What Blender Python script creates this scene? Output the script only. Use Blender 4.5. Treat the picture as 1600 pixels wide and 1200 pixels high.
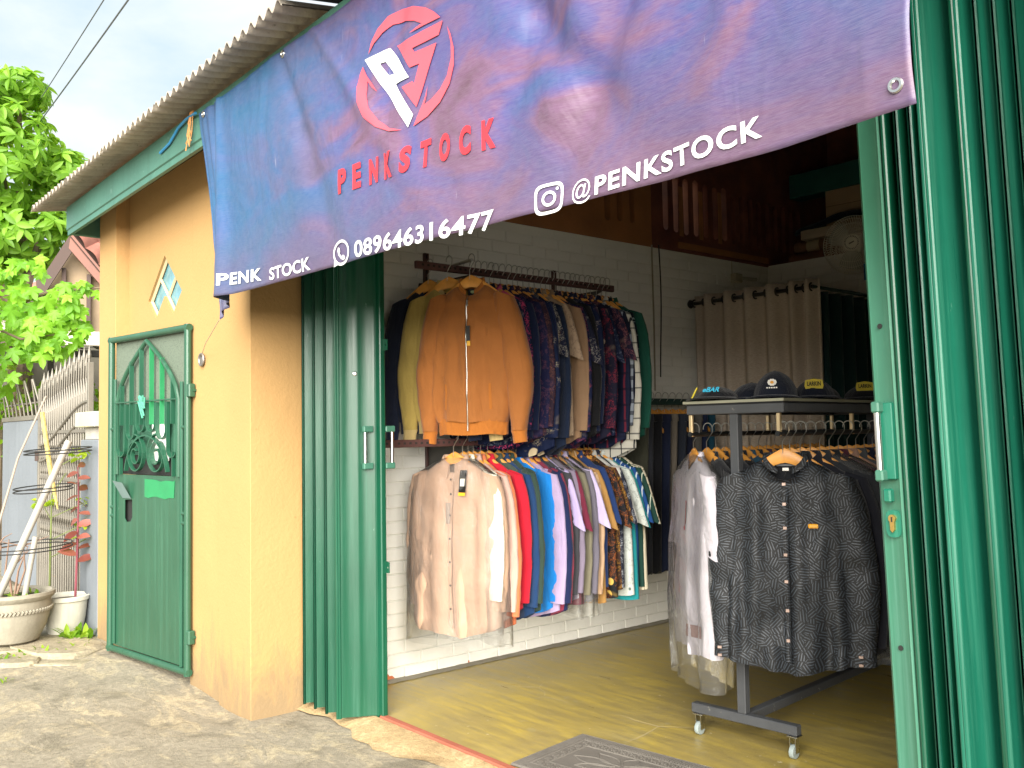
import bpy, bmesh, math, random
from mathutils import Vector, Matrix, Euler, noise
R = math.radians
PI = math.pi
scene = bpy.context.scene
col = scene.collection
for o in list(bpy.data.objects):
    bpy.data.objects.remove(o)

# ------------------------------------------------------------ camera, sky, sun, exposure
yaw, pitch, roll = R(49.63), R(2.92), R(-0.93)
fw = Vector((-math.sin(yaw) * math.cos(pitch), math.cos(yaw) * math.cos(pitch), math.sin(pitch)))
rt = Vector((math.cos(yaw), math.sin(yaw), 0))
up = rt.cross(fw)
r2 = rt * math.cos(roll) + up * math.sin(roll)
u2 = -rt * math.sin(roll) + up * math.cos(roll)
cam_data = bpy.data.cameras.new('camera')
cam_data.sensor_width = 36
cam_data.lens = 36 * 1450 / 1600
cam_data.clip_start = 0.05
cam_data.clip_end = 2000
cam = bpy.data.objects.new('camera', cam_data)
col.objects.link(cam)
CAM = Vector((3.543, -2.253, 1.25))
m3 = Matrix((r2, u2, -fw)).transposed()
cam.matrix_world = Matrix.Translation(CAM) @ m3.to_4x4()
scene.camera = cam
scene.render.resolution_x, scene.render.resolution_y = 1024, 768

SUN_EL, SUN_AZ = 24, 133     # azimuth of the sun as compass angle from +y, clockwise
sd = Vector((math.sin(R(SUN_AZ)) * math.cos(R(SUN_EL)), math.cos(R(SUN_AZ)) * math.cos(R(SUN_EL)), math.sin(R(SUN_EL))))
w = bpy.data.worlds.new('World')
scene.world = w
w.use_nodes = True
nt = w.node_tree
bg = nt.nodes['Background']
sky = nt.nodes.new('ShaderNodeTexSky')
sky.sky_type = 'NISHITA'
sky.sun_disc = False
sky.sun_elevation = R(SUN_EL)
sky.sun_rotation = R(SUN_AZ)
sky.air_density = 1.0
sky.dust_density = 2.5
sky.ozone_density = 1.5
tc = nt.nodes.new('ShaderNodeTexCoord')
mp = nt.nodes.new('ShaderNodeMapping')
mp.inputs['Scale'].default_value = (1.0, 1.0, 2.2)
n1 = nt.nodes.new('ShaderNodeTexNoise')
n1.inputs['Scale'].default_value = 2.6
n1.inputs['Detail'].default_value = 7
n1.inputs['Roughness'].default_value = 0.55
n1.inputs['Distortion'].default_value = 0.5
cr = nt.nodes.new('ShaderNodeValToRGB')
cr.color_ramp.elements[0].position = 0.36
cr.color_ramp.elements[0].color = (0.0, 0.0, 0.0, 1)
cr.color_ramp.elements[1].position = 0.62
cr.color_ramp.elements[1].color = (0.95, 0.95, 0.95, 1)
mx = nt.nodes.new('ShaderNodeMixRGB')
mx.inputs['Color2'].default_value = (5.0, 5.2, 5.3, 1)   # thin bright cloud, in the sky's own units
nt.links.new(tc.outputs['Generated'], mp.inputs['Vector'])
nt.links.new(mp.outputs[0], n1.inputs['Vector'])
nt.links.new(n1.outputs['Fac'], cr.inputs[0])
nt.links.new(cr.outputs[0], mx.inputs['Fac'])
veil = nt.nodes.new('ShaderNodeMixRGB')      # high thin veil over the whole sky
veil.inputs['Fac'].default_value = 0.8
veil.inputs['Color2'].default_value = (3.6, 4.45, 4.9, 1)
nt.links.new(sky.outputs[0], veil.inputs['Color1'])
nt.links.new(veil.outputs[0], mx.inputs['Color1'])
nt.links.new(mx.outputs[0], bg.inputs['Color'])
bg.inputs['Strength'].default_value = 0.05

sl = bpy.data.lights.new('sun', 'SUN')
sl.energy = 3.5
sl.angle = R(60)
sl.color = (1, 0.95, 0.87)
so = bpy.data.objects.new('sun', sl)
col.objects.link(so)
so.rotation_euler = (-sd).to_track_quat('-Z', 'Y').to_euler()
so.location = (6, -8, 9)

scene.view_settings.view_transform = 'Standard'
scene.view_settings.look = 'None'
scene.view_settings.gamma = 1
scene.view_settings.use_curve_mapping = False
scene.view_settings.exposure = 2.1
scene.render.engine = 'CYCLES'
scene.cycles.max_bounces = 10
scene.cycles.diffuse_bounces = 8
scene.cycles.transparent_max_bounces = 16

rnd = random.Random(7)


# ------------------------------------------------------------ materials
def lin(c):
    if isinstance(c, str):
        c = [int(c[i:i + 2], 16) / 255 for i in (0, 2, 4)]
        c = [x / 12.92 if x <= .04045 else ((x + .055) / 1.055) ** 2.4 for x in c]
    return tuple(c)


class NB:
    def __init__(s, name):
        s.m = bpy.data.materials.new(name)
        s.m.use_nodes = True
        s.t = s.m.node_tree
        s.b = s.t.nodes['Principled BSDF']
        s._tc = None

    def n(s, typ, **kw):
        x = s.t.nodes.new(typ)
        for k, v in kw.items():
            if k.startswith('i_'):
                key = k[2:]
                key = int(key) if key.isdigit() else key.replace('_', ' ')
                s.put(x.inputs[key], v)
            else:
                setattr(x, k, v)
        return x

    def put(s, sock, v):
        if isinstance(v, bpy.types.NodeSocket):
            s.t.links.new(v, sock)
        elif isinstance(v, (tuple, list)) and len(v) == 3 and sock.type == 'RGBA':
            sock.default_value = (*v, 1)
        else:
            sock.default_value = v

    def obj(s):
        if not s._tc:
            s._tc = s.n('ShaderNodeTexCoord')
        return s._tc.outputs['Object']

    def mapped(s, scale, rot=(0, 0, 0), vec=None, loc=(0, 0, 0)):
        x = s.n('ShaderNodeMapping')
        s.put(x.inputs['Vector'], vec or s.obj())
        x.inputs['Scale'].default_value = scale
        x.inputs['Rotation'].default_value = rot
        x.inputs['Location'].default_value = loc
        return x.outputs[0]

    def noise(s, scale, detail=4, rough=.55, dist=0, vec=None):
        x = s.n('ShaderNodeTexNoise')
        s.put(x.inputs['Vector'], vec or s.obj())
        x.inputs['Scale'].default_value = scale
        x.inputs['Detail'].default_value = detail
        x.inputs['Roughness'].default_value = rough
        x.inputs['Distortion'].default_value = dist
        return x.outputs['Fac']

    def ramp(s, fac, stops, interp='LINEAR'):
        x = s.n('ShaderNodeValToRGB')
        s.put(x.inputs[0], fac)
        r = x.color_ramp
        r.interpolation = interp
        while len(r.elements) < len(stops):
            r.elements.new(.5)
        for e, (p, c) in zip(r.elements, stops):
            e.position = p
            c = (c, c, c) if isinstance(c, (int, float)) else c
            e.color = (*c[:3], 1)
        return x.outputs[0]

    def mix(s, fac, a, b, mode='MIX'):
        x = s.n('ShaderNodeMixRGB', blend_type=mode)
        s.put(x.inputs[0], fac)
        s.put(x.inputs[1], a)
        s.put(x.inputs[2], b)
        return x.outputs[0]

    def math(s, op, a, b=0.0):
        x = s.n('ShaderNodeMath', operation=op)
        s.put(x.inputs[0], a)
        s.put(x.inputs[1], b)
        return x.outputs[0]

    def sep(s, vec=None):
        x = s.n('ShaderNodeSeparateXYZ')
        s.put(x.inputs[0], vec or s.obj())
        return x.outputs

    def bump(s, h, strength=.3, dist=.01):
        x = s.n('ShaderNodeBump')
        s.put(x.inputs['Height'], h)
        x.inputs['Strength'].default_value = strength
        x.inputs['Distance'].default_value = dist
        s.put(s.b.inputs['Normal'], x.outputs[0])

    def set(s, **kw):
        for k, v in kw.items():
            s.put(s.b.inputs[k.replace('_', ' ')], v)
        return s


_mats = {}


def mat(name, c, rough=.6, metal=0., var=.12, vs=5., bump=0., bs=80., spec=.5, coat=0., streak=0., c2=None, wear=0., wearc=(.1, .06, .04)):
    if name in _mats:
        return _mats[name]
    c = lin(c)
    b = NB(name)
    f = b.noise(vs, 5, .6)
    lo = tuple(x * (1 - var) for x in c)
    hi = tuple(min(1, x * (1 + var)) for x in (lin(c2) if c2 else c))
    cc = b.ramp(f, [(.3, lo), (.7, hi)])
    if streak:
        g = b.noise(1, 4, .6, vec=b.mapped((14, 14, .7)))
        cc = b.mix(b.ramp(g, [(.5, 0), (.75, streak)]), cc, tuple(x * .55 for x in c))
    if wear:
        g = b.noise(22, 6, .7)
        cc = b.mix(b.ramp(g, [(.66 - wear * .1, 0), (.70 - wear * .1, 1)]), cc, wearc)
    b.set(Base_Color=cc, Roughness=rough, Metallic=metal, Specular_IOR_Level=spec, Coat_Weight=coat)
    if rough > .12:
        b.set(Roughness=b.ramp(f, [(.3, max(.05, rough - .08)), (.7, min(1, rough + .1))]))
    if bump:
        b.bump(b.noise(bs, 4, .6), bump, .006)
    _mats[name] = b.m
    return b.m


def fabric(name, c, rough=.85, var=.08):
    """plain woven cloth"""
    if name in _mats:
        return _mats[name]
    c = lin(c)
    b = NB(name)
    f = b.noise(7, 4, .6)
    b.set(Base_Color=b.ramp(f, [(.3, tuple(x * (1 - var) for x in c)), (.7, tuple(min(1, x * (1 + var)) for x in c))]),
          Roughness=rough, Specular_IOR_Level=.25, Sheen_Weight=.15)
    h = b.math('ADD', b.math('MULTIPLY', b.noise(420, 2, .5), .12), b.noise(8, 4, .55, .9, vec=b.mapped((1.6, 1.6, .55))))
    b.bump(h, .55, .03)
    _mats[name] = b.m
    return b.m


def batik(name, base, c1, c2, sc=18, am=.5, fl=.2):
    """dark printed cloth: scrolls, blossoms and dots"""
    b = NB(name)
    base, c1, c2 = lin(base), lin(c1), lin(c2)
    d = b.mapped((1, .4, 1))
    w1 = b.noise(sc, 3, .6, 1.4, vec=d)
    fine = b.noise(sc * 5, 2, .5, 2.0, vec=d)
    lines = b.math('MULTIPLY', b.ramp(fine, [(.46, 0), (.5, 1), (.54, 0)]), b.ramp(w1, [(.55 - am * .1, 0), (.62 - am * .1, 1)]))
    v = b.n('ShaderNodeTexVoronoi', i_Scale=sc * .8, i_Vector=d)
    petals = b.ramp(v.outputs['Distance'], [(.13 + fl * .3, 1), (.16 + fl * .3, 0)])
    keep = b.ramp(b.noise(sc * .6, 1, vec=d), [(.52, 0), (.56, 1)])
    petals = b.math('MULTIPLY', petals, keep)
    patch = b.ramp(b.noise(sc * .35, 3, .6, .8, vec=d), [(.56, 0), (.64, .55)])
    cc = b.mix(patch, base, tuple(x * .35 + y * .3 for x, y in zip(c2, base)))
    cc = b.mix(lines, cc, c1)
    cc = b.mix(petals, cc, c2)
    b.set(Base_Color=cc, Roughness=.8, Specular_IOR_Level=.25)
    b.bump(b.noise(9, 3, .5, .6, vec=b.mapped((1.6, 1.6, .5))), .4, .02)
    return b.m


def striped(name, base, line, period=.04, width=.18, axis=0, line2=None):
    b = NB(name)
    base, line = lin(base), lin(line)

    def band(ax):
        m = b.math('FRACT', b.math('DIVIDE', b.math('ADD', b.sep()[ax], 5.0), period))
        return b.math('LESS_THAN', m, width)
    cc = b.mix(band(axis), base, line)
    if line2:
        cc = b.mix(b.math('MULTIPLY', band(2 - axis), .75), cc, lin(line2))
    b.set(Base_Color=cc, Roughness=.85, Specular_IOR_Level=.25)
    b.bump(b.noise(9, 3, .5, .6, vec=b.mapped((1.6, 1.6, .5))), .4, .02)
    return b.m


# ------------------------------------------------------------ mesh builder
class MB:
    def __init__(s):
        s.v, s.f = [], []

    def add(s, vs, fs):
        k = len(s.v)
        s.v += [tuple(x) for x in vs]
        s.f += [tuple(i + k for i in f) for f in fs]
        return s

    def box(s, x0, x1, y0, y1, z0, z1, M=None):
        vs = [(x, y, z) for x in (x0, x1) for y in (y0, y1) for z in (z0, z1)]
        if M:
            vs = [M @ Vector(v) for v in vs]
        return s.add(vs, [(0, 1, 3, 2), (4, 6, 7, 5), (0, 4, 5, 1), (2, 3, 7, 6), (0, 2, 6, 4), (1, 5, 7, 3)])

    def bbox(s, x0, x1, y0, y1, z0, z1, b=.003, M=None):
        """box with chamfered edges"""
        bm = bmesh.new()
        bmesh.ops.create_cube(bm, size=1)
        for v in bm.verts:
            v.co = Vector(((x0 + x1) / 2 + v.co.x * (x1 - x0), (y0 + y1) / 2 + v.co.y * (y1 - y0), (z0 + z1) / 2 + v.co.z * (z1 - z0)))
        bmesh.ops.bevel(bm, geom=bm.edges[:], offset=b, segments=1, affect='EDGES', profile=.5)
        bm.verts.index_update()
        vs = [(M @ v.co) if M else v.co.copy() for v in bm.verts]
        s.add(vs, [[v.index for v in f.verts] for f in bm.faces])
        bm.free()
        return s

    def tube(s, pts, r, n=8, cap=True, closed=False):
        pts = [Vector(p) for p in pts]
        rs = r if isinstance(r, (list, tuple)) else [r] * len(pts)
        rings = []
        prev = None
        L = len(pts)
        for i, p in enumerate(pts):
            if closed:
                t = pts[(i + 1) % L] - pts[i - 1]
            else:
                t = pts[min(i + 1, L - 1)] - pts[max(i - 1, 0)]
            t.normalize()
            a = prev if prev else (Vector((0, 0, 1)) if abs(t.z) < .9 else Vector((1, 0, 0)))
            a = a - t * a.dot(t)
            if a.length < 1e-6:
                a = t.orthogonal()
            a.normalize()
            prev = a
            bb = t.cross(a)
            rings.append([p + (a * math.cos(2 * PI * k / n) + bb * math.sin(2 * PI * k / n)) * rs[i] for k in range(n)])
        return s.loft(rings, cap=cap and not closed, closed=closed)

    def loft(s, rings, cap=True, closed=False):
        n = len(rings[0])
        vs = [p for ring in rings for p in ring]
        fs = []
        L = len(rings)
        for i in range(L if closed else L - 1):
            j = (i + 1) % L
            for k in range(n):
                k2 = (k + 1) % n
                fs.append((i * n + k, i * n + k2, j * n + k2, j * n + k))
        if cap:
            fs.append(tuple(range(n))[::-1])
            fs.append(tuple((L - 1) * n + k for k in range(n)))
        return s.add(vs, fs)

    def lathe(s, prof, n=24, cx=0, cy=0, M=None, cap=True):
        rings = [[Vector((cx + r * math.cos(2 * PI * k / n), cy + r * math.sin(2 * PI * k / n), z)) for k in range(n)] for r, z in prof]
        if M:
            rings = [[M @ p for p in q] for q in rings]
        return s.loft(rings, cap=cap)

    def sheet(s, grid):
        h, wd = len(grid), len(grid[0])
        return s.add([p for row in grid for p in row],
                     [(i * wd + j, i * wd + j + 1, (i + 1) * wd + j + 1, (i + 1) * wd + j) for i in range(h - 1) for j in range(wd - 1)])

    def prism(s, poly, d, M=None):
        """polygon in the xz plane extruded from y=0 to y=d"""
        n = len(poly)
        vs = [Vector((x, 0, z)) for x, z in poly] + [Vector((x, d, z)) for x, z in poly]
        if M:
            vs = [M @ v for v in vs]
        return s.add(vs, [tuple(range(n)), tuple(range(2 * n - 1, n - 1, -1))] + [(k, n + k, n + (k + 1) % n, (k + 1) % n) for k in range(n)])

    def mesh(s, name, smooth=False, angle=35):
        me = bpy.data.meshes.new(name)
        me.from_pydata(s.v, [], s.f)
        bm = bmesh.new()
        bm.from_mesh(me)
        bmesh.ops.recalc_face_normals(bm, faces=bm.faces[:])
        bm.to_mesh(me)
        bm.free()
        if smooth:
            for p in me.polygons:
                p.use_smooth = True
            try:
                me.set_sharp_from_angle(angle=R(angle))
            except Exception:
                pass
        return me

    def build(s, name, m, parent=None, smooth=False, loc=None, rot=None, angle=35):
        me = s.mesh(name, smooth, angle)
        if m:
            me.materials.append(m)
        return link(name, me, parent, loc, rot)


def link(name, me, parent=None, loc=None, rot=None):
    o = bpy.data.objects.new(name, me)
    col.objects.link(o)
    if parent:
        o.parent = parent
    if loc is not None:
        o.location = loc
    if rot is not None:
        o.rotation_euler = rot
    return o


def tag(o, label=None, cat=None, group=None, kind=None):
    if label:
        o['label'] = label
    if cat:
        o['category'] = cat
    if group:
        o['group'] = group
    if kind:
        o['kind'] = kind
    return o


def empty(name, loc=(0, 0, 0), rz=0., label=None, cat=None, group=None):
    o = bpy.data.objects.new(name, None)
    o.empty_display_size = .1
    col.objects.link(o)
    o.location = loc
    o.rotation_euler = (0, 0, rz)
    return tag(o, label, cat, group)


def arc(cx, cz, r, a0, a1, n=12, y=0.):
    return [(cx + r * math.cos(R(a0 + (a1 - a0) * i / n)), y, cz + r * math.sin(R(a0 + (a1 - a0) * i / n))) for i in range(n + 1)]


# ------------------------------------------------------------ setting: ground and floor
def concrete(name, c, c2, stain, patch):
    b = NB(name)
    big = b.noise(1.1, 6, .65, .6)
    fine = b.noise(38, 5, .7)
    grit = b.noise(220, 3, .7)
    cc = b.ramp(big, [(.32, lin(c)), (.52, lin(c2)), (.68, lin(c))])
    cc = b.mix(b.ramp(b.noise(2.7, 8, .72, 1.2, vec=b.mapped((1, 1.9, 1), loc=(3, 1, 0))), [(.52, 0), (.60, .85)]), cc, lin(patch))
    cc = b.mix(b.ramp(b.noise(3.9, 7, .7, .4, vec=b.mapped((1, 1, 1), loc=(9, 4, 2))), [(.52, 0), (.64, .75)]), cc, lin(stain))
    cc = b.mix(b.ramp(fine, [(.42, .4), (.58, 0)]), cc, tuple(x * .5 for x in lin(c)))
    cc = b.mix(b.math('MULTIPLY', grit, .5), cc, b.ramp(grit, [(.35, tuple(x * .5 for x in lin(c))), (.7, lin(patch))]))
    b.set(Base_Color=cc, Roughness=.92, Specular_IOR_Level=.2)
    b.bump(b.math('ADD', b.math('MULTIPLY', big, 2.0), b.math('ADD', fine, b.math('MULTIPLY', grit, .5))), .9, .012)
    return b.m


def ground_z(x, y):
    if abs(x) > 12 or abs(y) > 12:
        return -.05
    z = -.035 + .02 * (noise.noise(Vector((x * .7, y * .7, 0))) + .5 * noise.noise(Vector((x * 2.3, y * 2.3, 4)))) - .012 * max(0, -y - .6)
    z += .05 * max(0, min(1, (-x - 1.0) / 1.4)) * max(0, min(1, (y + 1.6) / 1.0))
    return z + .006 * noise.noise(Vector((x * 9, y * 9, 2)))


def axis(lo, hi, step, far):
    a = [lo + i * step for i in range(int((hi - lo) / step) + 1)]
    d, k = [], step
    x = lo
    while x > -far:
        k *= 1.5
        x -= k
        d.append(x)
    e, k = [], step
    x = hi
    while x < far:
        k *= 1.5
        x += k
        e.append(x)
    return d[::-1] + a + e


xs, ys = axis(-4.5, 2.5, .05, 500), axis(-3.2, .0, .05, 500)
g = MB().sheet([[(x, y, ground_z(x, y) - (.12 if y > .02 else 0)) for x in xs] for y in ys])
tag(g.build('ground', concrete('weathered_concrete', '8e8778', '9f9786', '5f5b4e', 'bfb193'), smooth=True, angle=80), kind='structure')

b = NB('painted_floor')
f1 = b.noise(1.3, 6, .6, .5)
f2 = b.noise(1, 6, .65, vec=b.mapped((3, 22, 1), rot=(0, 0, R(18))))
cc = b.ramp(f1, [(.3, lin('938354')), (.5, lin('b09a49')), (.7, lin('9a8c5c'))])
cc = b.mix(b.ramp(f2, [(.4, .55), (.62, 0)]), cc, lin('7d704c'))
cc = b.mix(b.ramp(b.noise(4, 8, .75), [(.6, 0), (.68, .6)]), cc, lin('a39a78'))
v = b.n('ShaderNodeTexVoronoi', feature='DISTANCE_TO_EDGE', i_Scale=.95, i_Vector=b.mix(.07, b.obj(), b.n('ShaderNodeTexNoise', i_Scale=5.0, i_Vector=b.obj()).outputs['Color']))
crack = b.ramp(v.outputs['Distance'], [(0, 1), (.0055, 0)])
crack = b.math('MULTIPLY', crack, b.ramp(b.noise(1.1, 2), [(.5, 0), (.58, .55)]))
cc = b.mix(crack, cc, lin('c2b490'))
chips = b.ramp(b.noise(34, 2, .5), [(.735, 0), (.75, 1)])
cc = b.mix(b.math('MULTIPLY', chips, .8), cc, lin('cfc4a2'))
b.set(Base_Color=cc, Roughness=b.ramp(f2, [(.3, .26), (.7, .45)]), Specular_IOR_Level=.5)
b.bump(b.math('ADD', b.noise(14, 5, .6), b.math('MULTIPLY', crack, -1.5)), .25, .006)
fl = MB().sheet([[(-.6 + 3.8 * i / 40, .0 + 4.6 * j / 40, 0) for i in range(41)] for j in range(41)])
tag(fl.build('shop_floor', b.m), kind='structure')

# ------------------------------------------------------------ the shop building
def stucco(name, c, stain, zs=.9):
    b = NB(name)
    f = b.noise(1.7, 6, .6)
    cc = b.ramp(f, [(.3, tuple(x * .92 for x in lin(c))), (.7, lin(c))])
    z = b.sep()[2]
    damp = b.math('SUBTRACT', b.noise(5, 8, .75, .6, vec=b.mapped((1.5, 1.5, .5))), b.math('MULTIPLY', z, zs))
    cc = b.mix(b.ramp(damp, [(.22, 0), (.52, .6)]), cc, lin(stain))
    cc = b.mix(b.ramp(b.noise(26, 6, .7), [(.66, 0), (.72, .5)]), cc, tuple(x * .6 for x in lin(c)))
    cc = b.mix(b.ramp(b.noise(1, 5, .7, vec=b.mapped((9, 9, .5))), [(.6, 0), (.74, .3)]), cc, tuple(x * .7 for x in lin(c)))
    b.set(Base_Color=cc, Roughness=.8, Specular_IOR_Level=.25)
    b.bump(b.math('ADD', b.noise(3, 5, .6), b.math('MULTIPLY', b.noise(60, 4, .6), .35)), .45, .012)
    return b.m


M_YEL = stucco('yellow_stucco', 'ae8b5b', '6c6454')
M_TEAL = mat('teal_board_paint', '477466', .5, var=.15, vs=3, bump=.3, bs=30, streak=.35, wear=.25, wearc=lin('6d8c80'))
M_ASB = mat('fibre_cement', 'a0978a', .9, var=.22, vs=4, bump=.6, bs=70, streak=.6, wear=.3, wearc=lin('7d7668'))
M_WHITE = mat('white_foam_panel', 'e4e2d8', .75, var=.07, vs=3, bump=.4, bs=45)
M_BRICKW = mat('white_foam_brick', 'e8e6dd', .72, var=.08, vs=2.2, bump=.6, bs=28)
M_GROUT = mat('dusty_grout', '7d7768', .95, var=.2, bump=.4)
M_REDW = mat('rust_red_wall', '6e3833', .85, var=.25, vs=4, bump=.5, bs=30, c2='7c4a38')
M_ORW = mat('orange_wall', 'a06a40', .85, var=.2, vs=4, bump=.5, bs=30)
M_PALE = mat('pale_plaster', 'c3c8b4', .9, var=.2, vs=5, bump=.4, bs=30)
M_DARK = mat('dark_print_and_hole_shade', '20211f', .9, var=.3)  # near-black for badge lettering and for shade painted in slots and holes
M_TERRA = mat('terracotta_clay', 'b5673f', .9, var=.2, bump=.5, bs=50)
M_CHROME = mat('brushed_steel', 'c8c8c4', .28, 1., var=.05)
M_WIRE = mat('zinc_wire', 'b9b6ae', .35, 1., var=.05)

shop = empty('shop_building', (0, 0, 0), 0, 'yellow shop building with green fascia and open shop front', 'building')


def holed(outer, holes, y0, y1, name, m, parent, M=None, smooth=False):
    """wall plate in the xz plane with holes"""
    bm = bmesh.new()
    for poly in [outer] + holes:
        vs = [bm.verts.new((x, y0, z)) for x, z in poly]
        for i in range(len(vs)):
            bm.edges.new((vs[i], vs[(i + 1) % len(vs)]))
    bmesh.ops.triangle_fill(bm, use_beauty=True, use_dissolve=False, edges=bm.edges[:])
    r = bmesh.ops.extrude_face_region(bm, geom=bm.faces[:])
    for v in r['geom']:
        if isinstance(v, bmesh.types.BMVert):
            v.co.y = y1
    bmesh.ops.recalc_face_normals(bm, faces=bm.faces[:])
    if M:
        bmesh.ops.transform(bm, matrix=M, verts=bm.verts[:])
    me = bpy.data.meshes.new(name)
    bm.to_mesh(me)
    bm.free()
    me.materials.append(m)
    return link(name, me, parent)


def rp(cx, cz, hw, hh):
    return [(cx, cz + hh), (cx + hw, cz), (cx, cz - hh), (cx - hw, cz)]


# front wall with doorway and the three panes of the diamond window
dmd = [(-1.66, 2.27), (-1.40, 2.04), (-1.53, 1.925), (-1.66, 2.04), (-1.79, 1.925), (-1.92, 2.04)]
holed([(-2.255, -.1), (-2.12, -.1), (-2.12, 1.80), (-1.275, 1.80), (-1.275, -.1), (-.862, -.1), (-.862, 2.74), (-2.255, 2.72)],
      [dmd], -.38, -.25, 'front_wall', M_YEL, shop)
p = MB().bbox(-.861, -.505, -.40, .0, -.1, 2.74, .002)
p.build('pillar', M_YEL, shop)
MB().bbox(-2.57, -2.256, -.46, -.2, -.1, 2.72, .002).build('pilaster', M_YEL, shop)
MB().box(-2.568, -2.45, -.198, 4.6, -.1, 2.72).build('side_wall', M_YEL, shop)
MB().bbox(2.98, 3.4, -.4, .0, -.1, 2.78, .007).build('pillar', M_YEL, shop)
# diamond window: frame bars and three glass panes
win = MB()
for a, bb in zip(dmd, dmd[1:] + dmd[:1]):
    win.tube([(a[0], -.355, a[1]), (bb[0], -.355, bb[1])], .011, 4)
win.tube([(-1.79, -.352, 2.155), (-1.66, -.352, 2.04)], .010, 4)
win.tube([(-1.53, -.352, 2.155), (-1.66, -.352, 2.04)], .010, 4)
wf = win.build('window_frame', mat('window_grout', 'b9a684', .8), shop)
gb = NB('ribbed_pane_glass')
gb.set(Base_Color=gb.ramp(gb.noise(9, 3), [(.3, lin('54828c')), (.7, lin('7ba4aa'))]), Roughness=.12, Specular_IOR_Level=.7)
gb.bump(gb.noise(60, 2), .3, .004)
for c in ((-1.66, 2.155), (-1.53, 2.04), (-1.79, 2.04)):
    MB().prism(rp(c[0], c[1], .128, .113), .012, Matrix.Translation((0, -.345, 0))).build('pane', gb.m, wf)
# passage behind the little door
MB().box(-2.44, -.62, 2.9, 3.0, -.05, 3.2).build('passage_wall', M_PALE, shop)
MB().box(-2.44, -.62, -.2, 2.9, -.1, .0).build('passage_floor', M_PALE, shop)

# interior walls: panel backing, then single bricks
WX = -.477
lw = MB().box(WX - .028, WX - .005, .002, 3.715, .0, 2.45).build('panelled_wall', M_WHITE, shop)
bw = MB().box(WX - .02, 3.0, 3.716, 3.80, .0, 2.46).build('panelled_back_wall', M_WHITE, shop)
MB().box(3.0, 3.08, .002, 4.6, .0, 3.72).build('side_wall', M_WHITE, shop)
MB().box(-2.56, 3.08, 4.6, 4.7, .0, 3.78).build('rear_wall', M_REDW, shop)
MB().box(-.61, -.506, .003, 4.6, -.05, 2.44).build('core_wall', M_REDW, shop)
brs = []
BL, BH, gap = .205, .0665, .006
for k in range(3):
    r_ = random.Random(k)
    bm_ = MB().bbox(-BL / 2 + gap / 2, BL / 2 - gap / 2, -.0045, .0035, -BH / 2 + gap / 2, BH / 2 - gap / 2, .0025)
    me = bm_.mesh('brick', False)
    me.materials.append(M_BRICKW)
    brs.append(me)


def proj(p):
    d = Vector(p) - CAM
    z = d.dot(fw)
    return (800 + 1450 * d.dot(r2) / z, 600 - 1450 * d.dot(u2) / z, z)


def brickwork(wall, ay, au, umin, umax, zmax, budget, vis):
    """ay: 'x' wall (bricks run in y) or 'y' wall (bricks run in x)"""
    lst = []
    rows = int(zmax / BH)
    for r_i in range(rows):
        u = umin - (BL / 2 if r_i % 2 else 0)
        z = BH * (r_i + .5) + .002
        while u < umax:
            a, c = max(u, umin), min(u + BL, umax)
            if c - a > .03:
                mid = (a + c) / 2
                pos = (au, mid, z) if ay == 'x' else (mid, au, z)
                q = proj(pos)
                lst.append((vis(pos, q), -q[2], pos, (c - a) / BL))
            u += BL
    lst.sort(key=lambda t: (not t[0], -t[1]))
    rest = MB()
    for i, (vv, dz, pos, s) in enumerate(lst):
        if i < budget and vv:
            o = link('brick', brs[rnd.randrange(3)], wall, pos, (0, rnd.uniform(-.004, .004), (R(90) if ay == 'x' else 0)))
            o.location[0 if ay == 'x' else 1] += rnd.uniform(-.0012, .0012) * 1
            o.scale = (s, 1, 1)
        else:
            hx = s * BL / 2 - gap / 2
            hz = BH / 2 - gap / 2
            if ay == 'x':
                rest.box(pos[0] - .0045, pos[0] + .0035, pos[1] - hx, pos[1] + hx, pos[2] - hz, pos[2] + hz)
            else:
                rest.box(pos[0] - hx, pos[0] + hx, pos[1] - .0035, pos[1] + .0045, pos[2] - hz, pos[2] + hz)
    tag(rest.build('brick_rows', M_BRICKW, wall), kind='stuff')


def vis_left(pos, q):
    x, y, z = pos
    if q[0] < 595 or q[0] > 1200:
        return False
    return z < .42 or (z > 2.05) or y < .55 or (y > 1.75 and z > 1.3 and q[0] < 1090) or (1.05 < z < 1.3 and y < 1.7)


brickwork(lw, 'x', WX, .004, 3.70, 2.44, 270, vis_left)
brickwork(bw, 'y', 3.711, WX + .01, 2.95, 2.45, 24, lambda p, q: 1205 < q[0] < 1350 and q[1] < 460)
# broken plaster along the base
for k, (y, wd, h) in enumerate(((.10, .07, .035), (.29, .13, .05), (.52, .20, .03), (.80, .12, .035), (.98, .1, .02))):
    n = 9
    pl = [(wd * (i / (n - 1) - .5), 0) for i in range(n)]
    pl = pl + [(wd * (.5 - i / (n - 1)), h * (.35 + rnd.random() * .65) * math.sin(PI * (i + .4) / n)) for i in range(n)]
    MB().prism(pl, .006, Matrix.Translation((WX + .0045, y, .012)) @ Matrix.Rotation(R(90), 4, 'Z')).build('broken_plaster', M_TERRA, lw)
sk = [[(WX + .002 + dx + .006 * noise.noise(Vector((j * .4, i, 0))), .01 + 3.69 * j / 90, zz + .004 * noise.noise(Vector((j * .7, i, 3)))) for j in range(91)] for i, (dx, zz) in enumerate(((.0, .016), (.012, .012), (.032, .002)))]
MB().sheet(sk).build('mortar_skirting', M_GROUT, shop)

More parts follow.
